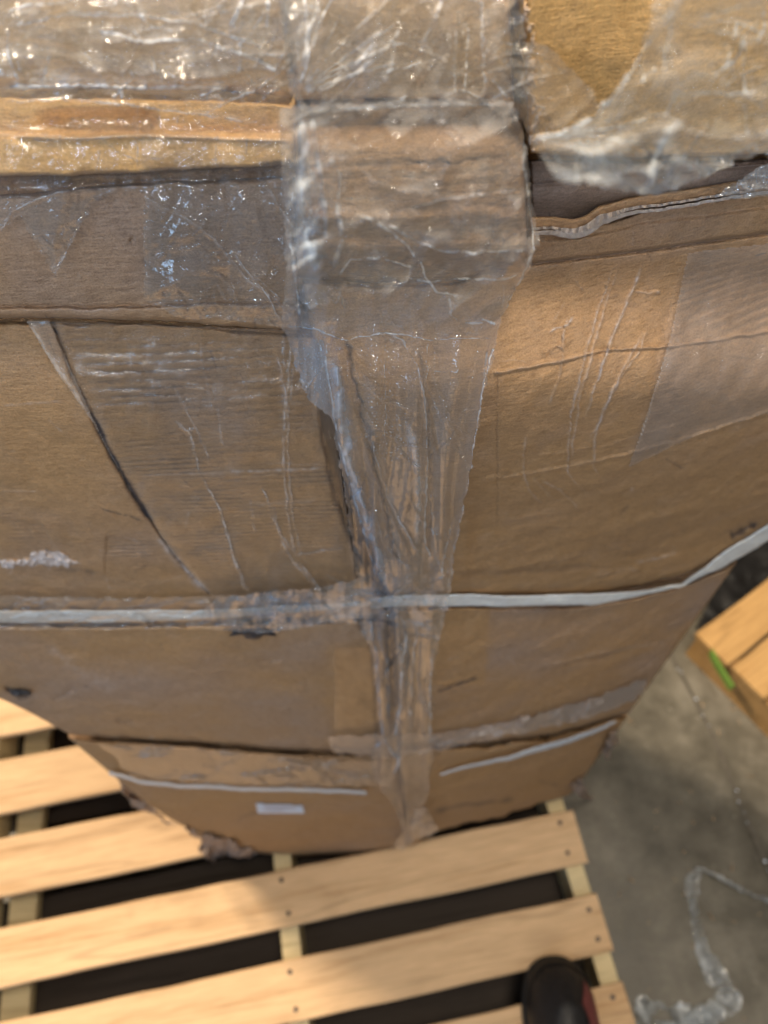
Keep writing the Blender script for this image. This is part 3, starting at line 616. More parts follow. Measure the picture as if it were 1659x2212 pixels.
def samp(A, px, py):
    x = (px/4).clip(0, A.shape[1]-1.001); y = (py/4).clip(0, A.shape[0]-1.001); i = y.astype(int); j = x.astype(int); fy = y-i; fx = x-j
    return (A[i, j]*(1-fx)+A[i, j+1]*fx)*(1-fy)+(A[i+1, j]*(1-fx)+A[i+1, j+1]*fx)*fy
mx = HMAP.copy()
for dy in (-3, 0, 3):
    for dx in (-3, 0, 3): mx = np.maximum(mx, np.roll(np.roll(HMAP, dy, 0), dx, 1))
HX = np.where(HX < -0.5, HMAP-0.01, HX)
FMAP = np.maximum(boxblur(boxblur(mx, 4), 4)-0.002, HX+0.0004)
FMAP = np.maximum(boxblur(FMAP, 1), HX+0.0004)

FM2 = np.maximum(boxblur(boxblur(FMAP, 9), 9), FMAP)
def lines(px, py, L, amp_default=1.0):
    """sum of sharp creases: (points, half width, amplitude mm, milk)"""
    H = np.zeros(px.shape); K = np.zeros(px.shape)
    for i, (pts, wd, am, mk) in enumerate(L):
        p = np.array(pts, float); m = wd*3+8
        sel = (px > p[:, 0].min()-m) & (px < p[:, 0].max()+m) & (py > p[:, 1].min()-m) & (py < p[:, 1].max()+m)
        if not sel.any(): continue
        sx, sy = px[sel], py[sel]
        d, t = polydist(sx+2.5*fbm(sx/25, sy/25, i, 3), sy+2.5*fbm(sx/25, sy/25, i+4, 3), pts)
        w_ = wd*(0.8+0.4*NZ[i % 12](t*11, t*0+i)); f = np.exp(-(d/w_)**2)*sstep(0, .08, t)*sstep(1, .9, t)
        H[sel] += am*0.001*f; K[sel] += mk*1.35*np.exp(-(d/(w_*0.6))**2)*sstep(0, .08, t)*sstep(1, .9, t)*(0.75+0.5*fbm(sx/14, sy/14, i, 2))  # milk along creases also paints their highlights into the film colour
    return H, K

# tight film over the faces
LT = [([(600, 760), (617, 850), (612, 1000), (620, 1100), (640, 1205)], 4.5, 1.6, .30), ([(628, 745), (622, 850), (624, 1000), (630, 1100), (655, 1210)], 3, 1.2, .28),
      ([(612, 720), (612, 760), (618, 800)], 5, 1.0, .2), ([(634, 790), (626, 880), (618, 960)], 2.5, .8, .25),
      ([(375, 830), (405, 890), (430, 935), (458, 1010)], 2.6, .8, .32), ([(375, 905), (412, 935), (428, 1010), (478, 1110), (508, 1215), (545, 1290)], 3.6, 1.4, .42),
      ([(385, 920), (400, 930), (425, 930)], 3, .8, .3), ([(565, 1045), (598, 1145), (635, 1215), (690, 1275)], 3.6, 1.2, .32), ([(590, 1090), (610, 1160), (640, 1200)], 3, 1, .3),
      ([(640, 1200), (700, 1190), (745, 1185)], 4, 1.2, .3), ([(645, 1215), (690, 1270), (705, 1285)], 4, 1.4, .35), ([(470, 880), (478, 950), (485, 965)], 3, .6, .18), ([(540, 1080), (550, 1140), (552, 1150)], 2.4, .6, .25),
      ([(480, 1110), (500, 1180), (530, 1280)], 3, 1, .3), ([(400, 828), (432, 832)], 2.5, .7, .4), ([(400, 835), (450, 842)], 2, .7, .3), ([(430, 720), (440, 790), (460, 900)], 2, .5, .12), ([(270, 730), (330, 820), (350, 900)], 3, .5, .08), ([(700, 1240), (740, 1262), (780, 1270)], 3, 1, .25)]
def rt(px, py, d):
    h, k = lines(px, py, LT); return h+crumple(px, py, 60, 0.07, 18)+0.0002*ridged(px/90+py/300, py/60, 2, 4)+0.0012*sstep(8, 0, d)
def at_(px, py, d):
    h, k = lines(px, py, LT); v = 0.06*ridged(px/50, py/140, 5, 3).clip(0, 1)**2
    return k*0.8+v+0.10*sstep(5, 0, d), 0.10+0.18*sstep(560, 720, px)*sstep(950, 700, py), 0.0
o = sheet('stretch_film', [(110, 694), (640, 712), (700, 740), (735, 1010), (772, 1260), (700, 1300), (480, 1300), (440, 1276), (350, 1165), (320, 1110), (250, 990), (170, 830), (130, 740)], 0.0005, M_film_tight, None, 2.3, rt, at_)
tag(o, 'tight film with thin wrinkles over the big left carton face', 'plastic film', 'stretch film round the stack')
LT2 = [([(60, 695), (120, 790), (190, 890), (250, 985)], 9, .4, .20), ([(1486, 540), (1440, 740), (1400, 900), (1360, 1010)], 2, .8, .3)]
def at2(px, py, d):
    h, k = lines(px, py, LT2); return k+0.12+0.05*fbm(px/90, py/60, 3).clip(0, 1)+0.15*sstep(4, 0, d), 0.05, 0.0
def at3(px, py, d): return 0.01+0.03*fbm(px/90, py/60, 3).clip(0, 1)+0.08*sstep(4, 0, d), 0.05, 0.0
o = sheet('packing_tape', [(55, 692), (108, 692), (128, 740), (214, 930), (300, 1090), (285, 1070), (200, 915), (120, 800)], 0.0022, M_tape, L3, 2.4, None, at2, 0.8)
o = sheet('packing_tape', [(1486, 545), (1700, 520), (1700, 880), (1520, 935), (1356, 1012), (1400, 880), (1445, 735)], 0.0014, M_tape, R2, 3.0, None, at2, 0.8)
o = sheet('packing_tape', [(720, 1396), (838, 1396), (842, 1600), (722, 1596)], 0.0014, M_tape, L4, 3.0, None, at3, 0.6)
o = sheet('packing_tape', [(304, 250), (430, 262), (470, 420), (470, 640), (312, 640)], 0.0022, M_tape, L2, 3.0, None, at3, 0.6)

# white strap round the stack, below the big faces
ws = thing('white_strap', 'flat white plastic strap running round the stack at mid height', 'strap', tuple(hit(300., 1330., 0.01)))
twist = lambda t: np.interp(t, [0, .45, .6, .7, .84, .9, 1.0], [1.0, 0.95, 0.7, 0.6, .55, .45, .4])
ribbon('strap_run', [(-60, 1331), (200, 1331), (420, 1329), (560, 1320), (700, 1311), (800, 1303)], 13, 0.0125, M_strap, ws, 200, 7, 1.5, lambda px, py, u, t: 0.0012*fbm(px/70, py/20, 3)-0.001*u*u, twist, thick=0.0006)
ribbon('strap_run', [(800, 1303), (880, 1296), (975, 1296), (1090, 1298), (1180, 1297), (1290, 1295), (1400, 1278), (1478, 1264), (1498, 1248), (1560, 1212), (1660, 1150), (1720, 1108)], 13, 0.0125, M_strap, ws, 260, 7, 1.5, lambda px, py, u, t: 0.0012*fbm(px/70, py/20, 5),
       lambda t: np.interp(t, [0, .2, .35, .5, .56, .62, .70, .76, .79, .85, .95, 1], [.8, 1.0, .85, .95, .6, .32, .28, .5, .95, 1.15, 1.1, 1.0]), thick=0.0006)
ws2 = thing('white_strap', 'thin white strap low on the right, just over the bottom carton', 'strap', tuple(hit(1100., 1630., 0.01)))
ribbon('strap_run', [(950, 1672), (1010, 1655), (1100, 1636), (1190, 1612), (1290, 1578), (1330, 1560)], 4.5, 0.013, M_film_thick, ws2, 120, 5, 2, None, lambda t: np.interp(t, [0, .3, .6, .8, 1], [.5, .8, 1.3, 1.0, .5]), attr=(0.62, 0, 0.2), thick=0.0005)
ws3 = thing('white_strap', 'thin pale strap low on the left above the small label', 'strap', tuple(hit(500., 1700., 0.01)))
ribbon('strap_run', [(235, 1668), (300, 1688), (400, 1698), (520, 1704), (660, 1708), (790, 1712)], 4.0, 0.011, M_film_thick, ws3, 120, 5, 2, None, None, (0.55, 0, 0), 0.0005)

# small label on the bottom left carton
lb = sheet('label', [(551, 1734), (654, 1738), (660, 1758), (556, 1757)], 0.0015, M_label, L5, 2.5, None, None, 0.5); 
tag(lb, 'small white paper label')
for yy, xa, xb in ((1742, 570, 632), (1746, 572, 640), (1751, 568, 612)):
    ribbon('print_line', [(xa, yy), (xb, yy+1.5)], 0.55, float(samp(FMAP, np.array(600.), np.array(1745.)))+0.0021, M_print, L5, 10, 2, 0.2)

# ------------------------------------------------------------------ loose film
def fan(cx, cy, angs, r0, r1, wd, am, mk, seed=1):
    rr = np.random.RandomState(seed); out = []
    for a in angs:
        a2 = math.radians(a); l = r1*rr.uniform(0.5, 1.0); b = rr.uniform(-0.12, 0.12)
        pts = [(cx+math.cos(a2+b*k)*(r0+(l-r0)*k/4), cy-math.sin(a2+b*k)*(r0+(l-r0)*k/4)) for k in range(5)]
        out.append((pts, wd*rr.uniform(.6, 1.4), am*rr.uniform(.5, 1.4), mk*rr.uniform(.4, 1.3)))
    return out
def rnd_lines(n, box, ang, spread, ln, wd, am, mk, seed):
    rr = np.random.RandomState(seed); out = []
    for _ in range(n):
        x = rr.uniform(box[0], box[2]); y = rr.uniform(box[1], box[3]); a = math.radians(ang+rr.normal()*spread); l = ln*rr.uniform(.4, 1.5); c = rr.uniform(-.25, .25)
        out.append(([(x+math.cos(a+c*k)*l*k/3, y-math.sin(a+c*k)*l*k/3) for k in range(4)], wd*rr.uniform(.5, 1.5), am*1.5*rr.uniform(.4, 1.5)*rr.choice([-1, 1, 1]), mk*0.55*rr.uniform(.2, 1.4)))
    return out
# the corner drape: wide over the middle carton, gathered to a rope at the bottom
DR = [([(716, 762), (738, 881), (752, 1000), (787, 1099), (819, 1199), (831, 1285)], 19, 6.0, .38), ([(700, 740), (718, 880), (738, 985), (770, 1090), (800, 1200), (818, 1285)], 4, 2.0, .3),
      ([(728, 754), (771, 901), (811, 1020), (839, 1119), (855, 1222)], 4.5, 3.0, -.24), ([(787, 949), (823, 1060), (875, 1179), (890, 1240)], 4, 2.6, -.22), ([(798, 940), (840, 1080), (905, 1200)], 3, 1.8, .2),
      ([(740, 746), (780, 790), (831, 845)], 8, 3.0, -.2), ([(831, 715), (871, 738), (902, 794), (918, 873), (922, 1000), (918, 1159), (935, 1240)], 4, 3.0, .30), ([(918, 838), (932, 900), (946, 980), (955, 990)], 4, 1.6, -.22),
      ([(831, 722), (832, 960)], 1.6, .6, .25), ([(609, 703), (680, 711), (748, 734), (835, 719), (930, 734), (1075, 730)], 3, 2.2, .35), ([(880, 900), (900, 1000), (905, 1100), (900, 1180)], 16, 1.5, .16),
      ([(1060, 720), (1040, 860), (1018, 1010), (985, 1180), (970, 1290)], 4, 2.0, .32), ([(930, 1060), (940, 1200), (962, 1250)], 3, 1.6, .25), ([(985, 1110), (960, 1200), (955, 1250)], 3, 1.6, .25),
      ([(800, 1330), (812, 1420), (820, 1520), (828, 1600)], 5, 3.5, .35), ([(815, 1350), (838, 1450), (840, 1600)], 4, 3, .2), ([(880, 1360), (868, 1440), (866, 1520), (852, 1600)], 6, 3.5, .32), ([(905, 1340), (890, 1450), (884, 1590)], 4, 2.5, .25), ([(935, 1400), (928, 1500), (930, 1600)], 3, 2.0, .4),
      ([(790, 1660), (800, 1620), (830, 1600), (860, 1640), (850, 1690)], 5, 3, .35), ([(830, 480), (900, 520), (960, 545), (1060, 545), (1150, 540)], 5, 3.5, .4), ([(770, 460), (830, 490), (880, 530), (900, 560)], 5, 4.0, .35),
      ([(730, 600), (760, 560), (830, 560), (900, 580)], 5, 3, .3), ([(880, 600), (930, 610), (1000, 600), (1080, 605), (1130, 590)], 5, 3, .35), ([(880, 450), (960, 430), (1060, 420), (1135, 405)], 5, 2.5, .35), ([(905, 560), (920, 600), (945, 630), (1000, 640)], 4, 2.2, .4),
      ([(710, 330), (735, 380), (730, 450), (740, 520), (715, 590)], 9, 5.0, .3), ([(650, 240), (655, 330), (650, 430), (665, 520), (690, 600)], 14, 6.0, .22), ([(625, 520), (640, 600), (648, 700)], 5, 3, .35), ([(676, 250), (686, 350), (700, 430), (705, 520)], 6, 4, .35),
      ([(1128, 300), (1140, 420), (1155, 540), (1128, 600), (1085, 690)], 4, 2.5, .35), ([(655, 245), (780, 235), (900, 226), (1090, 226)], 3, 2.2, .22), ([(970, 640), (975, 680), (1000, 700), (1050, 700)], 3, 1.2, .3), ([(925, 740), (920, 830)], 2, 1, .35), ([(930, 800), (985, 805), (990, 795)], 2, 1, .4),
      ([(1070, 700), (1040, 690)], 4, 2, .5), ([(1065, 750), (1050, 810)], 3, 1.5, .5)]
DR += rnd_lines(22, (700, 620, 1020, 1230), -80, 14, 150, 2.4, 1.6, .22, 3)+rnd_lines(40, (700, 560, 1120, 720), 10, 35, 60, 2.2, 1.4, .16, 5)+rnd_lines(50, (700, 240, 1130, 600), 5, 22, 80, 2.4, 1.0, .12, 6)+rnd_lines(46, (620, 240, 750, 640), -70, 38, 46, 3.0, 3.4, .3, 8)
DR += rnd_lines(30, (500, 1270, 930, 1380), 4, 16, 110, 3, 1.6, .25, 12)+rnd_lines(10, (800, 1340, 930, 1800), -87, 7, 190, 3.2, 2.4, .25, 13)
def rdrape(px, py, d):
    h, k = lines(px, py, DR)
    h = h*1.35
    cor = np.exp(-((px-np.interp(py, [230, 620, 700], [660, 690, 690]))/55)**2)*sstep(720, 600, py)
    h = h+0.008*cor*ridged(px/22+py/60, py/26, 3, 4)+0.0022*ridged(px/70, py/110, 6, 4)*sstep(1300, 500, py)+0.004*sstep(14, 0, d)*fbm(px/30, py/30, 2)+0.006*np.exp(-((px-1040)/110)**2)*sstep(500, 650, py)*sstep(900, 700, py)
    top = sstep(760, 640, py); h = h+top*crumple(px, py, 80, 1.3, 3, ang=80, spread=50)+top*crumple(px, py, 30, 0.45, 23)+cor*crumple(px, py, 44, 2.6, 5, ang=52, spread=26)+cor*crumple(px, py, 18, 0.7, 25, ang=40, spread=45)
    h = h+(1-top)*crumple(px, py/4, 66, 0.7, 8, ang=0, spread=18)*sstep(1330, 1250, py)+0.5*crumple(px, py, 22, 0.3, 11)
    lower = sstep(1240, 1330, py); h = h+lower*(0.002*ridged(px/34, py/260, 7, 2)+crumple(px, py/5, 36, 1.0, 9, ang=0, spread=14))
    return h
def adrape(px, py, d):
    h, k = lines(px, py, DR)
    mk = k+0.02+0.06*sstep(700, 760, py)*sstep(1300, 1200, py)*(0.6+0.7*fbm(px/60, py/120, 4))+0.09*sstep(760, 680, py)*(0.5+0.6*fbm(px/60, py/40, 3))+0.07*sstep(6, 0, d)+0.20*np.exp(-((py-1310)/50)**2)*(0.5+fbm(px/30, py/16, 4, 4)).clip(0, 1)
    knot = np.exp(-((py-1300)/60)**2)*sstep(760, 980, px)*0; du = 0.06+0.45*np.exp(-(((px-830)/70)**2+((py-900)/170)**2))*(0.6+fbm(px/30, py/30, 1))+0.5*np.exp(-(((px-680)/45)**2+((py-800)/80)**2))
    ti = 1.0*np.exp(-((px-np.interp(py, [730, 1280], [722, 822]))/26)**2)*sstep(700, 760, py)+sstep(730, 640, px)*sstep(600, 740, py)*0.9+0.85*np.exp(-(((px-672)/50)**2+((py-480)/190)**2))  # blue reflection of the door painted as film tint
    mk = mk+0.20*np.exp(-(((px-675)/40)**2+((py-800)/80)**2))+0.22*np.exp(-(((px-668)/34)**2+((py-470)/200)**2))  # pale corner highlight painted in as extra milk
    return mk, du.clip(0, 1), ti+0*px
DRAPE = [(600, 236), (650, 226), (760, 224), (900, 214), (1040, 214), (1108, 220), (1134, 290), (1146, 380), (1158, 470), (1164, 530), (1150, 580), (1128, 604), (1100, 655), (1080, 700), (1070, 760), (1052, 830), (1040, 880), (1021, 1000), (1001, 1100), (982, 1199), (974, 1278), (962, 1338), (946, 1397), (936, 1481), (930, 1590), (936, 1650), (925, 1710), (912, 1760), (890, 1800), (868, 1795), (850, 1740), (812, 1690), (800, 1650), (808, 1610), (822, 1590), (812, 1500), (798, 1400), (775, 1350), (700, 1345), (600, 1368), (500, 1352), (430, 1330), (470, 1290), (600, 1276), (700, 1265), (772, 1250), (756, 1150), (742, 1060), (728, 960), (712, 900), (680, 880), (650, 840), (628, 750), (606, 706), (618, 600), (612, 400)]
o = sheet('stretch_film', DRAPE, 0.0035, M_film, None, 2.1, rdrape, adrape, 4.0, fm=FM2)
tag(o, 'clear wrinkled film draped down the joint, gathered into a rope below the strap', 'plastic film', 'stretch film round the stack')
# upper left film with horizontal rolls
UL = [([(0, 62), (150, 30), (300, 34), (420, 50), (600, 112)], 7, 4, .3), ([(0, 190), (160, 186), (300, 190), (470, 188), (500, 186)], 9, 5, .45), ([(0, 222), (130, 215), (280, 228), (440, 250), (560, 268)], 6, 4, .4),
      ([(15, 30), (60, 10), (150, 5)], 5, 3, .35), ([(20, 60), (16, 120), (40, 180)], 6, 3, .3), ([(90, 185), (105, 130), (110, 115)], 9, 2, .3), ([(200, 60), (300, 90), (430, 86), (560, 130), (620, 170)], 6, 3, .38), ([(300, 225), (298, 290), (300, 370)], 4, 2, .3),
      ([(0, 265), (60, 285), (160, 300), (310, 296)], 4, 2.5, .3), ([(440, 250), (500, 215), (560, 190), (620, 140)], 5, 3, .4), ([(220, 300), (260, 330), (300, 350), (370, 335), (440, 325)], 2.2, 1.2, .4), ([(385, 250), (380, 280), (350, 275)], 2, 1, .35), ([(210, 370), (216, 325)], 3, 1.5, .4),
      ([(0, 500), (30, 455), (90, 425), (160, 408)], 5, 2.5, .4), ([(120, 590), (150, 530), (180, 480), (215, 445)], 2.6, 1.6, .4), ([(300, 420), (400, 470), (470, 520), (530, 600), (600, 650), (640, 700)], 4, 2.2, .25), ([(500, 540), (545, 600), (580, 640), (612, 700)], 2.5, 2.0, .45), ([(545, 590), (580, 625), (610, 650)], 3, 2.2, .5), ([(575, 400), (600, 440), (640, 500), (690, 560)], 4, 3, .3),
      ([(270, 0), (330, 60), (400, 70)], 4, 2, .2), ([(130, 290), (130, 360)], 1.6, 1, .3), ([(468, 290), (466, 330), (470, 360)], 3, 1.5, .35), ([(535, 300), (532, 335)], 3, 2, .4), ([(430, 210), (460, 195), (480, 190)], 4, 3, .5), ([(240, 210), (265, 195), (262, 215)], 5, 3, .6),
      ([(500, 60), (520, 10), (530, -20)], 6, 3, .5), ([(575, 60), (580, 0)], 4, 3, .5), ([(350, 150), (400, 180), (500, 175)], 3, 2, .25), ([(250, 200), (290, 165), (280, 150)], 3, 1.5, .3)]
UL += rnd_lines(34, (0, 0, 620, 230), 10, 24, 190, 3.2, 1.8, .2, 21)+rnd_lines(46, (430, 0, 660, 260), 60, 45, 70, 3, 2.6, .28, 22)+rnd_lines(50, (280, 230, 660, 700), -40, 35, 80, 2.2, 1.4, .14, 23)+rnd_lines(20, (0, 380, 620, 660), -30, 50, 70, 2, 1, .07, 24)
def rul(px, py, d):
    h, k = lines(px, py, UL); up = sstep(260, 150, py)
    r2 = sstep(380, 520, py)
    return h+up*(crumple(px/3.2, py, 44, 0.75, 12, ang=90, spread=35)+crumple(px, py, 80, 0.45, 13))+(1-up)*crumple(px, py, 80, 0.15, 14)*sstep(0, 60, d)+up*0.0025*ridged(px/150, py/38, 4, 4)+0.0016*ridged(px/80, py/50, 8, 4)*(1-r2*0.6)+0.004*sstep(12, 0, d)*fbm(px/20, py/20, 3)-0.002*sstep(20, 0, np.abs(py-385))
def aul(px, py, d):
    h, k = lines(px, py, UL); up = sstep(250, 160, py)
    return k*(0.6+0.5*up)+up*(0.04+0.16*fbm(px/140, py/34, 5, 4).clip(0, 1))+0.01+0.03*sstep(300, 500, px)*(0.5+fbm(px/50, py/50, 2)), 0.15, 0.18*up
ULP = [(-20, -20), (700, -20), (690, 60), (652, 110), (640, 160), (660, 230), (668, 330), (672, 430), (690, 560), (700, 640), (660, 712), (612, 708), (560, 700), (470, 690), (400, 692), (308, 648), (312, 420), (260, 410), (200, 440), (150, 540), (122, 600), (112, 590), (40, 470), (-20, 520)]
o = sheet('stretch_film', ULP, 0.0050, M_film, None, 2.2, rul, aul, 3.0)
tag(o, 'milky crinkled film with rolled folds over the top left cartons', 'plastic film', 'stretch film round the stack')
# upper middle film fanning out from the knot at the carton's upper left corner
UM = fan(645, 205, (8, 16, 24, 31, 38, 44, 52, 61, 70, 78, 86), 12, 420, 4.0, 4.0, .55, 31)+fan(690, 250, (12, 20, 30, 40, 55), 20, 380, 3, 2.2, .32, 33)
UM += [([(1012, 55), (1008, 130), (1002, 212)], 3.5, 2.4, .45), ([(1040, -10), (1042, 90), (1048, 212)], 5, 2.6, .4), ([(985, 60), (982, 212)], 3, 1.6, .3), ([(960, -10), (930, 60), (905, 120)], 10, 2.5, .3), ([(830, 155), (900, 140), (910, 130)], 4, 2.6, .6), ([(1060, 170), (1100, 215)], 2.5, 1.5, .4), ([(1080, 90), (1115, 95)], 3, 2, .4), ([(865, 215), (885, 203)], 3, 3, .7)]
UM += rnd_lines(30, (640, 0, 1110, 220), 38, 28, 130, 3, 2.2, .3, 34)
UM += rnd_lines(26, (1090, 80, 1180, 330), -75, 30, 50, 2.2, 2.2, .4, 35)
def rum(px, py, d):
    h, k = lines(px, py, UM); return h+crumple(px, py, 80, 0.95, 15)+0.0020*ridged(px/90+py/200, py/70-px/200, 5, 4)+0.002*sstep(10, 0, d)*fbm(px/20, py/20, 1)
def aum(px, py, d):
    h, k = lines(px, py, UM); y = 0.14*np.exp(-(((px-760)/110)**2+((py-150)/70)**2))
    return k*0.85+0.02+y*0.8+0.06*fbm(px/70, py/50, 2, 3).clip(0, 1), 0.10, 0.0
o = sheet('stretch_film', [(600, -20), (1130, -20), (1135, 90), (1180, 95), (1280, 190), (1300, 235), (1200, 285), (1140, 290), (1120, 250), (1100, 232), (900, 232), (650, 244), (620, 190)], 0.006, M_film, None, 2.2, rum, aum, 3.0)
tag(o, 'clear film fanning in creases over the upper middle carton', 'plastic film', 'stretch film round the stack')
# loose scrap hanging over the right
RS = [([(1145, 300), (1200, 290), (1270, 262), (1310, 225), (1340, 185), (1370, 150), (1390, 100)], 6, 7, .42), ([(1360, 150), (1330, 190), (1300, 222), (1285, 255)], 6, 6, .5), ([(1452, -10), (1448, 60), (1438, 110), (1435, 160)], 4, 5, .35), ([(1470, -10), (1455, 60), (1445, 150)], 5, 4, .25),
      ([(1435, 160), (1410, 190), (1385, 222)], 4, 4, .3), ([(1180, 292), (1280, 285), (1380, 262), (1440, 245), (1460, 200), (1456, 150)], 4, 4, .36), ([(1456, 205), (1540, 200), (1600, 205), (1640, 195)], 5, 3, .4), ([(1190, 296), (1290, 294), (1400, 312), (1440, 300)], 3, 3, .36),
      ([(1470, 255), (1440, 300), (1412, 345), (1404, 412)], 11, 6, .42), ([(1450, 270), (1430, 310), (1418, 340)], 5, 4, .5), ([(1536, 262), (1500, 310), (1460, 360), (1420, 416)], 4, 4, .2), ([(1500, 250), (1470, 300), (1440, 350), (1412, 410)], 4, -4, -.2),
      ([(1540, 165), (1575, 140), (1600, 110), (1612, 84)], 6, 6, .5), ([(1612, 84), (1608, 130), (1600, 160), (1618, 210), (1659, 240)], 4, 5, .35), ([(1612, 150), (1608, 220), (1615, 300)], 3, 3, .3), ([(1590, 50), (1592, 90)], 4, 3, .35), ([(1470, 60), (1540, 48), (1590, 46), (1659, 80)], 3, 3, .3),
      ([(1350, 200), (1370, 225), (1400, 245)], 2.4, 3, .35), ([(1290, 300), (1300, 340), (1310, 370)], 4, 3, .35), ([(1270, 330), (1275, 360)], 4, 3, .4), ([(1420, 145), (1390, 165), (1388, 180)], 6, 4, .35), ([(1330, 330), (1380, 360), (1400, 380)], 2, 2, .3), ([(1545, 345), (1590, 330), (1659, 300)], 3, 3, .25)]
RS += rnd_lines(24, (1290, 40, 1659, 330), 55, 30, 170, 3.2, 4.0, .5, 45)
RS += fan(1165, 296, (-40, -25, -12, -3, 5, 12, 22, 30), 10, 300, 3.0, 2.4, .28, 41)+rnd_lines(50, (1180, 290, 1420, 410), -50, 40, 50, 3, 3, .28, 42)+rnd_lines(50, (1400, 40, 1659, 380), 50, 40, 90, 3, 2.4, .18, 43)
SCR = [(1136, 296), (1160, 322), (1172, 340), (1190, 372), (1206, 394), (1232, 396), (1250, 400), (1256, 388), (1300, 400), (1340, 414), (1400, 422), (1420, 420), (1470, 404), (1530, 384), (1590, 348), (1680, 326), (1690, -20), (1412, -20), (1400, 50), (1388, 100), (1360, 150), (1330, 190), (1290, 240), (1210, 286)]
def rrs(px, py, d):
    h, k = lines(px, py, RS); return h*1.3+crumple(px, py, 110, 1.7, 16, ang=55, spread=50)+crumple(px, py, 44, 0.9, 17)*sstep(240, 320, py)+0.003*ridged(px/150, py/150, 3, 4)+0.008*fbm(px/90, py/90, 5, 3)+0.014*sstep(340, 420, py)*sstep(1200, 1300, px)+0.003*sstep(10, 0, d)*fbm(px/14, py/14, 3)
def ars(px, py, d):
    h, k = lines(px, py, RS); low = sstep(250, 320, py)*sstep(1170, 1260, px)
    return k*0.9+0.03+0.16*low+0.06*fbm(px/60, py/60, 2, 3).clip(0, 1)+0.10*sstep(6, 0, d), 0.12, 0.18+0*px
o = sheet('stretch_film', SCR, 0.010, M_film_thick, None, 2.2, rrs, ars, 5.0, False, 0.027)
tag(o, 'loose torn flap of shiny film hanging over the upper right carton', 'plastic film', 'stretch film round the stack')
o = sheet('stretch_film', [(1560, 412), (1600, 385), (1640, 360), (1700, 330), (1700, 420), (1600, 430), (1540, 428)], 0.016, M_film_thick, None, 2.4, lambda px, py, d: 0.004*ridged(px/30, py/30, 2, 3), lambda px, py, d: (0.12+0.2*ridged(px/20, py/30, 3, 3).clip(0, 1), 0.1, 0.2), 3.0, False, 0.004)
tag(o, 'small shiny film end poking out at the right border above the torn flap', 'plastic film', 'stretch film round the stack')
# bands of film drawn round the lower part
BL = rnd_lines(60, (-20, 1285, 820, 1365), 1, 6, 160, 2.6, 1.4, .20, 51)
o = sheet('stretch_film', [(-30, 1286), (300, 1290), (520, 1284), (700, 1280), (820, 1290), (840, 1330), (700, 1350), (560, 1368), (420, 1358), (200, 1362), (-30, 1360)], 0.0095, M_film_tight, None, 2.4, lambda px, py, d: lines(px, py, BL)[0]+0.001*ridged(px/200, py/14, 3),
          lambda px, py, d: (lines(px, py, BL)[1]*0.8+0.05+0.20*sstep(420, 640, px)*(0.5+fbm(px/30, py/14, 3)).clip(0, 1), 0.1, 0.4*sstep(400, 700, px)), 3)
tag(o, 'film band lying over the white strap on the left half', 'plastic film', 'stretch film round the stack')
BR = rnd_lines(60, (800, 1540, 1340, 1650), 12, 7, 140, 3.2, 1.8, .26, 52)
o = sheet('stretch_film', [(700, 1590), (830, 1586), (950, 1580), (1060, 1566), (1180, 1535), (1300, 1500), (1400, 1460), (1392, 1500), (1300, 1545), (1180, 1572), (1060, 1598), (950, 1625), (830, 1640), (720, 1625)], 0.006, M_film_tight, None, 2.6, lambda px, py, d: lines(px, py, BR)[0],
          lambda px, py, d: (lines(px, py, BR)[1]*0.8+0.16, 0.1, 0.15), 4)
tag(o, 'grey film band slanting up to the right near the bottom cartons', 'plastic film', 'stretch film round the stack')
BB = rnd_lines(40, (230, 1600, 760, 1690), -4, 8, 120, 3, 1.8, .22, 53)
o = sheet('stretch_film', [(215, 1608), (400, 1612), (700, 1640), (850, 1645), (850, 1700), (600, 1702), (400, 1694), (280, 1680)], 0.004, M_film_tight, None, 2.8, lambda px, py, d: lines(px, py, BB)[0], lambda px, py, d: (lines(px, py, BB)[1]*0.7+0.05, 0.1, 0.0), 4)
tag(o, 'blurred film band above the small white label', 'plastic film', 'stretch film round the stack')

# dark lump of dirt under the strap, scraps at the corners
def lump(name, label, cat, px, py, off, sx, sy, sz, mat, seed=0, n=28, parent=None):
    c = hit(float(px), float(py), off); V = []; F = []
    for i in range(n+1):
        for j in range(n):
            th = math.pi*i/n; ph = 2*math.pi*j/n
            d = np.array([math.sin(th)*math.cos(ph), math.sin(th)*math.sin(ph), math.cos(th)])
            r = 1+0.42*float(fbm(np.array(d[0]*2.2+seed), np.array(d[2]*2.2+d[1]*1.7), seed % 12, 4))
            V.append(c+d*r*np.array([sx, sy, sz]))
    F = [(i*n+j, i*n+(j+1) % n, (i+1)*n+(j+1) % n, (i+1)*n+j) for i in range(n) for j in range(n)]
    o = mesh(name, V, F, mat, parent, True); 
    if label: tag(o, label, cat)
    return o
lump('dirt_lump', 'dark dirty lump caught in the film just under the white strap', 'debris', 548, 1362, 0.010, 0.024, 0.006, 0.012, M_debris, 3)
lump('plastic_scrap', 'small dark scrap stuck on the left edge of the smooth carton', 'debris', 40, 1497, 0.008, 0.011, 0.003, 0.007, M_debris, 5)
def rag(label, poly, off, seed, mat=M_card, name='cardboard_scrap'):
    o = sheet(name, poly, off, mat, None, 2.4, lambda px, py, d: 0.012*fbm(px/22+seed, py/22, seed, 4), lambda px, py, d: (0.25+0.4*fbm(px/10, py/10, seed, 3).clip(0, 1), 0.25, 0.3), 7, False, 0.0)
    m = o.modifiers.new('thickness', 'SOLIDIFY'); m.thickness = 0.0015
    return tag(o, label, 'cardboard scrap')
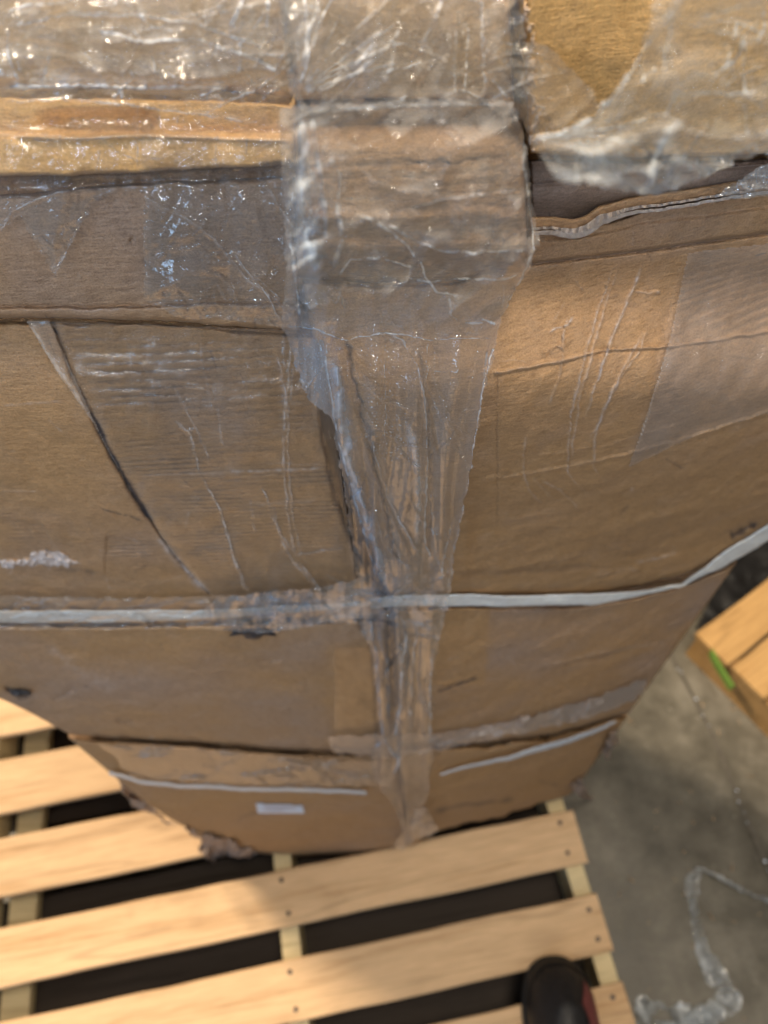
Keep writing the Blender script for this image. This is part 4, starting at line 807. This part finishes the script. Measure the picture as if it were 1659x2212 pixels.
rag('ragged cardboard scrap hanging from the bottom left carton over a pallet board', [(395, 1785), (430, 1796), (470, 1806), (525, 1832), (560, 1846), (520, 1856), (470, 1852), (458, 1868), (440, 1846), (432, 1822)], 0.006, 2)
rag('curled ragged scrap at the bottom right corner of the stack', [(1232, 1690), (1262, 1672), (1268, 1706), (1284, 1722), (1262, 1726), (1240, 1716)], 0.004, 5)
rag('crumpled brown scrap sticking out halfway up the right edge', [(1300, 1628), (1318, 1580), (1344, 1572), (1330, 1600), (1312, 1640)], 0.004, 7)
rag('narrow brown cardboard side edge behind the lower left silhouette', [(232, 1656), (262, 1664), (300, 1712), (345, 1752), (390, 1790), (330, 1762), (290, 1742), (262, 1706)], -0.03, 4, M_card)
o = sheet('stretch_film', [(872, 1790), (900, 1752), (922, 1748), (948, 1788), (938, 1806), (900, 1818), (870, 1834), (846, 1828)], 0.008, M_film, None, 2.6, lambda px, py, d: crumple(px, py, 26, 1.2, 31), lambda px, py, d: (0.03+0.16*ridged(px/18, py/26, 3, 3).clip(0, 1), 0.1, 0.1), 6)
tag(o, 'crumpled film tail at the foot of the stack where the columns meet', 'plastic film', 'stretch film round the stack')

# ------------------------------------------------------------------ pallet
AZ = math.radians(8.2); ux = np.array([math.cos(AZ), math.sin(AZ)]); uy = np.array([-math.sin(AZ), math.cos(AZ)])
def pl2(x, y, z=DECK):
    p = flat(float(x), float(y), z); return np.array([p[:2].dot(ux), p[:2].dot(uy)])
def boxmesh(l0, l1, w0, w1, z0, z1, seed, warp=0.002, nl=40, raggedl=None, raggedr=None, bev=0.003, edgew=0.0015):
    """board in pallet axes, ends and edges slightly uneven"""
    V = []; rr = np.random.RandomState(seed)
    ts = np.linspace(0, 1, nl)
    sec = [(-1, -1), (-1, 1), (1, 1), (1, -1)]
    prof = []
    for sx_, sz_ in ((-1, -1), (-1, 1), (1, 1), (1, -1)):
        prof.append((sx_, sz_))
    W_, H_ = (w1-w0)/2, (z1-z0)/2
    pf = [(-W_+bev, -H_), (-W_, -H_+bev), (-W_, H_-bev), (-W_+bev, H_), (W_-bev, H_), (W_, H_-bev), (W_, -H_+bev), (W_-bev, -H_)]
    for i, t in enumerate(ts):
        l = l0+(l1-l0)*t
        for (a, b) in pf:
            e = edgew*float(fbm(np.array(l*6.0+seed), np.array(float(a > 0)+seed*3), seed % 12, 4))*2
            ll = l
            if i == nl-1 and raggedr: ll = l+raggedr*rr.uniform(-1, 1)
            wv = (w0+w1)/2+a+e*(1 if a > 0 else -1); zz = (z0+z1)/2+b+warp*float(fbm(np.array(l*1.5+seed), np.array(seed*1.7), 3, 2))
            p = ux*ll+uy*wv; V.append((p[0], p[1], zz))
    k = len(pf)
    F = [(i*k+j, i*k+(j+1) % k, (i+1)*k+(j+1) % k, (i+1)*k+j) for i in range(nl-1) for j in range(k)]+[tuple(range(k))[::-1], tuple((nl-1)*k+j for j in range(k))]
    return V, F
def board(name, root, mat, l0, l1, w0, w1, z0, z1, seed, **kw):
    V, F = boxmesh(l0, l1, w0, w1, z0, z1, seed, **kw)
    V = np.array(V); c = np.array([*(ux*(l0+l1)/2+uy*(w0+w1)/2), (z0+z1)/2])
    L = V-c; R = np.array([[ux[0], ux[1], 0], [uy[0], uy[1], 0], [0, 0, 1]])
    o = mesh(name, L@R.T, F, mat, None, False); o.parent = root
    o.location = Vector(c)-root.location; o.rotation_euler = (0, 0, AZ); return o
r_end = pl2(1229, 1743)[0]; mid_s = pl2(622, 2000)[0]
pal = thing('pallet', 'new pine pallet under the stack with wide gaps between boards', 'pallet', (*(ux*(r_end-0.55)+uy*0.1), 0.0))
step = []
bw = []
for (xa, ya, xb, yb) in ((0, 1641, 0, 1758), (0, 1811, 0, 1938), (0, 2006, 0, 2136), (830, 2028, 830, 2166)):
    a_, b_ = pl2(xa, ya)[1], pl2(xb, yb)[1]; bw.append((b_, a_))
b5 = pl2(1344, 2121)[1]; bw.append((b5-0.115, b5))
b0 = pl2(65, 1571)[1]; w0_ = pl2(0, 1591)[1]; bw.insert(0, (w0_, w0_+0.11))
last = bw[0][1]
for k in range(4): bw.insert(0, (last+0.06+k*0.17, last+0.17+k*0.17))
low = bw[-1][0]
for k in range(2): bw.append((low-0.17-k*0.17, low-0.06-k*0.17))
nailm = None
lft = r_end-1.36
for i, (wa, wb) in enumerate(bw):
    re = r_end+rng.uniform(-0.006, 0.006)
    if 0 <= i < 20:
        bd = board('deck_board', pal, M_wood, lft, re, wa, wb, DECK-0.017, DECK, 11+i, nl=50, warp=0.0012, edgew=0.0009, raggedr=0.002)
    for sx_ in (r_end-0.028, mid_s, lft+0.045):
        for wq in (wa+0.022, wb-0.022):
            dx, dy = rng.uniform(-0.006, 0.006, 2); q = ux*(sx_+dx)+uy*(wq+dy)
            if nailm is None:
                Vn = []; ns = 10
                for rr_, zz in ((0.0048, -0.001), (0.0048, 0.0008), (0.004, 0.0014)):
                    Vn += [(rr_*math.cos(2*math.pi*k/ns), rr_*math.sin(2*math.pi*k/ns), zz) for k in range(ns)]
                Fn = [(r*ns+k, r*ns+(k+1) % ns, (r+1)*ns+(k+1) % ns, (r+1)*ns+k) for r in range(2) for k in range(ns)]+[tuple(2*ns+k for k in range(ns))]
                nailm = bpy.data.meshes.new('nail'); nailm.from_pydata(Vn, [], Fn); nailm.materials.append(M_nail)
            nl_ = bpy.data.objects.new('nail', nailm); C.objects.link(nl_); nl_.parent = bd
            loc = Vector((q[0], q[1], DECK+0.0006))-pal.location-bd.location; loc.rotate(Matrix.Rotation(-AZ, 3, 'Z')); nl_.location = loc
wtop = bw[0][1]; wbot = bw[-1][0]
def stringer(lc, mat=M_wood_b, hw=0.019):
    R = board
    V, F = boxmesh(lc-hw, lc+hw, wbot, wtop, 0.147, DECK-0.0175, int(abs(lc)*100), nl=12, warp=0.0)
    c = np.array([*(ux*lc+uy*(wbot+wtop)/2), 0.2]); L = np.array(V)-c; Rm = np.array([[ux[0], ux[1], 0], [uy[0], uy[1], 0], [0, 0, 1]])
    o = mesh('stringer', L@Rm.T, F, mat, None, False); o.parent = pal; o.location = Vector(c)-pal.location; o.rotation_euler = (0, 0, AZ)
stringer(r_end-0.024); stringer(mid_s); stringer(lft+0.045)
for k, wv in enumerate((wtop-0.06, 0.3, -0.25, wbot+0.06)):
    board('gap_shade_bottom_board', pal, M_wood_d, lft, r_end, wv-0.05, wv+0.05, 0.131, 0.1465, 60+k, nl=12)  # bottom boards take the near-black gap shade colour too
op = thing('pallet', 'near-black pallet added below the new pine one to darken its gaps', 'pallet', (*(ux*(r_end-0.55)+uy*0.1), 0.0))  # added pallet, coloured near black as shade under the deck gaps
for k in range(14):
    wv = wbot+0.02+k*(wtop-wbot)/14
    board('deck_board', op, M_wood_d, lft+0.05, r_end-0.02, wv, wv+(wtop-wbot)/14-0.012, 0.112, 0.129, 90+k, nl=16)  # boards of the added near-black pallet
pal, opal = op, pal
for lc in (r_end-0.05, mid_s, lft+0.12):
    V, F = boxmesh(lc-0.02, lc+0.02, wbot+0.02, wtop-0.02, 0.0, 0.1115, 4, nl=8); mesh('stringer', V, F, M_wood_d, op, False)  # stringers of the added near-black pallet
pal = opal
# pale plank on the floor, seen through the left gaps
pk = pl2(112, 1880, 0.03)[0]
pp = thing('plank', 'pale plank lying below the deck seen through the left pallet gaps', 'plank', (*(ux*pk+uy*0.0), 0.1475))
V, F = boxmesh(pk-0.03, pk+0.03, -0.8, 0.9, 0.1475, 0.175, 5, nl=10); mesh('plank_body', V, F, M_wood_b, pp, False)

# neighbouring pallet on the right
DK2 = 0.14
AZ2p = flat(1576., 1437., DK2)[:2]; AZ2q = flat(1659., 1372., DK2)[:2]; dd = AZ2q-AZ2p; az2 = math.atan2(dd[1], dd[0])
vx2 = np.array([math.cos(az2), math.sin(az2)]); vy2 = np.array([-math.sin(az2), math.cos(az2)])
np_ = thing('pallet', 'orange toned pallet at the right edge beyond the stack', 'pallet', (*AZ2p, 0.0))
def qboard(name, parent, mat, l0, l1, w0, w1, z0, z1, seed):
    global ux, uy, AZ
    s = (ux, uy, AZ); ux, uy, AZ = vx2, vy2, az2
    o = board(name, parent, mat, l0, l1, w0, w1, z0, z1, seed, nl=20); ux, uy, AZ = s; return o
def q2(x, y): p = flat(float(x), float(y), DK2)[:2]; return p.dot(vx2), p.dot(vy2)
e0 = q2(1532, 1342); e1 = q2(1576, 1437); e2 = q2(1620, 1541); lf = (e0[0]+e1[0]+e2[0])/3
for k in range(-4, 1):
    wa = e1[1]+k*(e1[1]-e2[1])+0.004; wb = e1[1]+(k+1)*(e1[1]-e2[1])-0.004
    bdz = qboard('deck_board', np_, M_wood_o, lf+0.004*(k % 2), lf+1.2, min(wa, wb), max(wa, wb), DK2-0.017, DK2, 80+k)
for q in (0.03, 0.6, 1.17): 
    s = (ux, uy, AZ); ux, uy, AZ = vx2, vy2, az2
    V, F = boxmesh(lf+q-0.019, lf+q+0.019, e1[1]-0.55, e0[1]-0.01, 0.0, DK2-0.0175, 3, nl=8); ux, uy, AZ = s
    mesh('stringer', V, F, M_wood_o, np_, False)
gp = [flat(float(x), float(y), DK2-0.004) for x, y in ((1538, 1402), (1552, 1430), (1568, 1455), (1584, 1481))]
V = []; F = []
for i, p in enumerate(gp):
    for a_ in (-0.006, 0.003):
        for zz in (DK2+0.0012+0.002*(i % 2), DK2-0.022): V.append((p[0]+a_*vx2[0]-0.002, p[1]+a_*vx2[1]-0.004, zz))
for i in range(3):
    b = i*4
    for j0, j1 in ((0, 2), (2, 3), (3, 1), (1, 0)): F.append((b+j0, b+j1, b+4+j1, b+4+j0))
F += [(0, 1, 3, 2), (12, 14, 15, 13)]
tag(mesh('green_strip', V, F, M_green, None, False), 'bright green plastic strip on the end of the right pallet boards', 'plastic strip')
# added black sheet standing in for shade between the stack and the right pallet
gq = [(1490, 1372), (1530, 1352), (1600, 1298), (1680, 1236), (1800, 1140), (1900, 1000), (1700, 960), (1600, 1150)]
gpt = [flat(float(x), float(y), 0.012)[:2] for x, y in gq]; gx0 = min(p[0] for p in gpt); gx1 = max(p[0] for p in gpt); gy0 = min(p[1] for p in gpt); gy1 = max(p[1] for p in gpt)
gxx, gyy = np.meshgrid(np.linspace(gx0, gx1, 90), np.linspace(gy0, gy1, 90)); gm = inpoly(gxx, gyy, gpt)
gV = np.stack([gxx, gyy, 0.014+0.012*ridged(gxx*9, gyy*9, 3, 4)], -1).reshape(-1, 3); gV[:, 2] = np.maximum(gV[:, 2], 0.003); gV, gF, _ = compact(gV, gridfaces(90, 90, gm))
tag(mesh('gap_shade_sheet', gV, gF, plain('gap_shade_black', (0.012, 0.012, 0.013), 0.4, 0, 30, 0.3), None, True), 'crumpled black sheet added as shade in the gap between stack and right pallet', 'plastic sheet')
# ------------------------------------------------------------------ floor
fl = mesh('floor', [(-8, -6, 0), (8, -6, 0), (8, 10, 0), (-8, 10, 0)], [(0, 1, 2, 3)], M_conc, None, False); fl['kind'] = 'structure'
jp = [flat(float(x), float(y), 0.0) for x, y in ((1300, 1150), (1470, 1455), (1540, 1590), (1590, 1720), (1659, 1880), (1760, 2150))]
jp = resample(np.array(jp), 60); t = np.gradient(jp[:, :2], axis=0); t /= np.hypot(*t.T)[:, None]; nn = np.stack([-t[:, 1], t[:, 0]], -1)*0.005
V = np.concatenate([np.c_[jp[:, :2]+nn*(1+0.3*fbm(np.arange(60)/3., np.zeros(60), 2))[:, None], np.full(60, 0.004)], np.c_[jp[:, :2]-nn, np.full(60, 0.004)]])
o = mesh('floor_joint', V, [(i, i+1, 61+i, 60+i) for i in range(59)], M_joint, None, False); o['kind'] = 'structure'
V = []; F = []
for k in range(26):
    i = rng.randint(0, 59); c = jp[i]+np.array([rng.normal()*0.006, rng.normal()*0.006, 0.006]); r = rng.uniform(0.001, 0.0035); b = len(V)
    for a_ in range(6): V.append((c[0]+r*math.cos(a_)*rng.uniform(.6, 1.3), c[1]+r*math.sin(a_)*rng.uniform(.6, 1.3), 0.0045))
    V.append((c[0], c[1], 0.0045+r*0.7)); F += [(b+a_, b+(a_+1) % 6, b+6) for a_ in range(6)]
o = mesh('grit', V, F, M_label, None, False); tag(o, 'pale grit lying along the floor joint', 'grit', None, 'stuff')

V = []; F = []; rs = np.random.RandomState(44)
for k in range(40):                                 # splinters and crumbs swept beside the pallet
    c = flat(float(rs.uniform(1290, 1700)), float(rs.uniform(1480, 2212)), 0.0); a_ = rs.uniform(0, math.pi); l_ = rs.uniform(0.002, 0.010); w_ = rs.uniform(0.0005, 0.0016); b = len(V)
    d_ = np.array([math.cos(a_), math.sin(a_)])*l_; e_ = np.array([-math.sin(a_), math.cos(a_)])*w_
    for q in (-d_-e_, d_-e_*0.3, d_+e_*0.3, -d_+e_): V.append((c[0]+q[0], c[1]+q[1], 0.0045))
    V.append((c[0], c[1], 0.0045+w_*1.5)); F += [(b, b+1, b+4), (b+1, b+2, b+4), (b+2, b+3, b+4), (b+3, b, b+4)]
tag(mesh('wood_splinters', V, F, M_wood, None, False), 'tiny wood splinters and crumbs on the floor beside the pallet', 'debris', None, 'stuff')
# film strand on the floor
def strand(pts, wd, seed, n=220, nw=9, amp=1.0):
    q = resample(np.array([[*flat(float(x), float(y), 0.0)[:2]] for x, y in pts]), n); t = np.gradient(q, axis=0); t /= np.hypot(*t.T)[:, None]+1e-9; nr = np.stack([-t[:, 1], t[:, 0]], -1)
    s = np.arange(n)/n; V = np.zeros((n, nw, 3)); u = np.linspace(-1, 1, nw)
    W_ = wd*(0.7+0.6*fbm(s*14+seed, s*0+seed, seed % 12, 3)); tw = 2.5*fbm(s*6+seed, s*0, seed % 12, 2)
    for j in range(nw):
        off = u[j]*W_; f = fbm(s*70+seed, s*0+u[j]*3, (seed+2) % 12, 3)
        V[:, j, :2] = q+nr*(off*np.cos(tw*0.6))[:, None]; V[:, j, 2] = 0.006+amp*(0.014*(1+np.sin(tw+u[j]*2.2))*np.abs(u[j]*0.6+0.4)+0.007*f)
    V[..., 2] = np.maximum(V[..., 2], 0.003)
    A = np.zeros((n*nw, 3)); A[:, 0] = 0.20+0.25*np.repeat((0.5+fbm(s*30, s*0+seed, 5, 3)).clip(0, 1), nw); A[:, 1] = 0.1
    return V.reshape(-1, 3), gridfaces(nw, n), A
V, F, A = strand([(1720, 1975), (1659, 1950), (1600, 1925), (1540, 1893), (1505, 1878), (1488, 1905), (1490, 1950), (1497, 2000), (1510, 2055), (1532, 2100), (1558, 2128), (1568, 2160), (1552, 2190), (1510, 2205)], 0.018, 3, nw=15, amp=1.4)
V2, F2, A2 = strand([(1510, 2205), (1460, 2190), (1420, 2170), (1385, 2160), (1390, 2200), (1440, 2215), (1500, 2205), (1530, 2180), (1500, 2230), (1430, 2240), (1400, 2215), (1370, 2190), (1350, 2215), (1400, 2240)], 0.030, 7, 300, 15, 2.0)
o = mesh('film_strand', np.concatenate([V, V2]), np.concatenate([F, F2+len(V)]), M_film_thick, None, True, np.concatenate([A, A2]))
tag(o, 'twisted strand of clear film lying on the concrete floor', 'plastic film')

# boot on the pallet, toe away from the camera
bc = flat(1203., 2070., DECK+0.05); bt = thing('boot', 'black boot with a dull red stripe standing on the pallet boards', 'boot', (bc[0]-0.005, bc[1], DECK))
def outline(a, z, grow=1.0):
    """boot surface: angle round the foot, height share 0..1; the toe is at +Y"""
    x = math.cos(a); y = math.sin(a); k = z
    wy = 0.10 if y > 0 else 0.22
    wx = 0.066
    sx_ = math.copysign(abs(x)**0.85, x)*wx*(1-0.62*k**2.4); sy_ = math.copysign(abs(y)**0.85, y)*wy*(1-0.36*k**1.8)-0.04*k**1.5
    return sx_*grow, sy_*grow-0.10
def loft(name, mat, z0, z1, k0, k1, grow, nz, a0=0.0, a1=360.0, n=44):
    V = []; full = a1-a0 > 359; m = n if full else n+1
    for i in range(nz+1):
        t_ = i/nz; k = k0+(k1-k0)*t_; z = z0+(z1-z0)*t_
        for j in range(m):
            x, y = outline(math.radians(a0+(a1-a0)*j/n), k, grow)
            V.append((bt.location[0]+x, bt.location[1]+y, DECK+z+0.0012*math.sin(j*1.7+i)*(1 if full else 0)))
    F = [(i*m+j, i*m+(j+1) % m, (i+1)*m+(j+1) % m, (i+1)*m+j) for i in range(nz) for j in range(m if full else n)]
    if full: F += [tuple(range(m))[::-1], tuple(nz*m+j for j in range(m))]
    return mesh(name, V, F, mat, bt, True)
loft('sole', M_sole, 0.001, 0.028, 0, 0, 1.07, 3)
loft('upper', M_black, 0.0283, 0.125, 0, 1, 1.0, 14)
loft('toe_cap', M_sole, 0.0285, 0.058, 0.0, 0.31, 1.03, 5, 15, 165, 40)
loft('side_stripe', M_red, 0.067, 0.1125, 0.40, 0.86, 1.03, 6, -62, 46, 30)
V, F = tube([(bt.location[0]-0.003, bt.location[1]-0.25, DECK+0.11), (bt.location[0]-0.003, bt.location[1]-0.27, DECK+0.3), (bt.location[0]-0.003, bt.location[1]-0.30, DECK+0.6)], (0.045, 0.055, 0.07), 20)
mesh('trouser_leg', V, F, M_sole, bt, True)
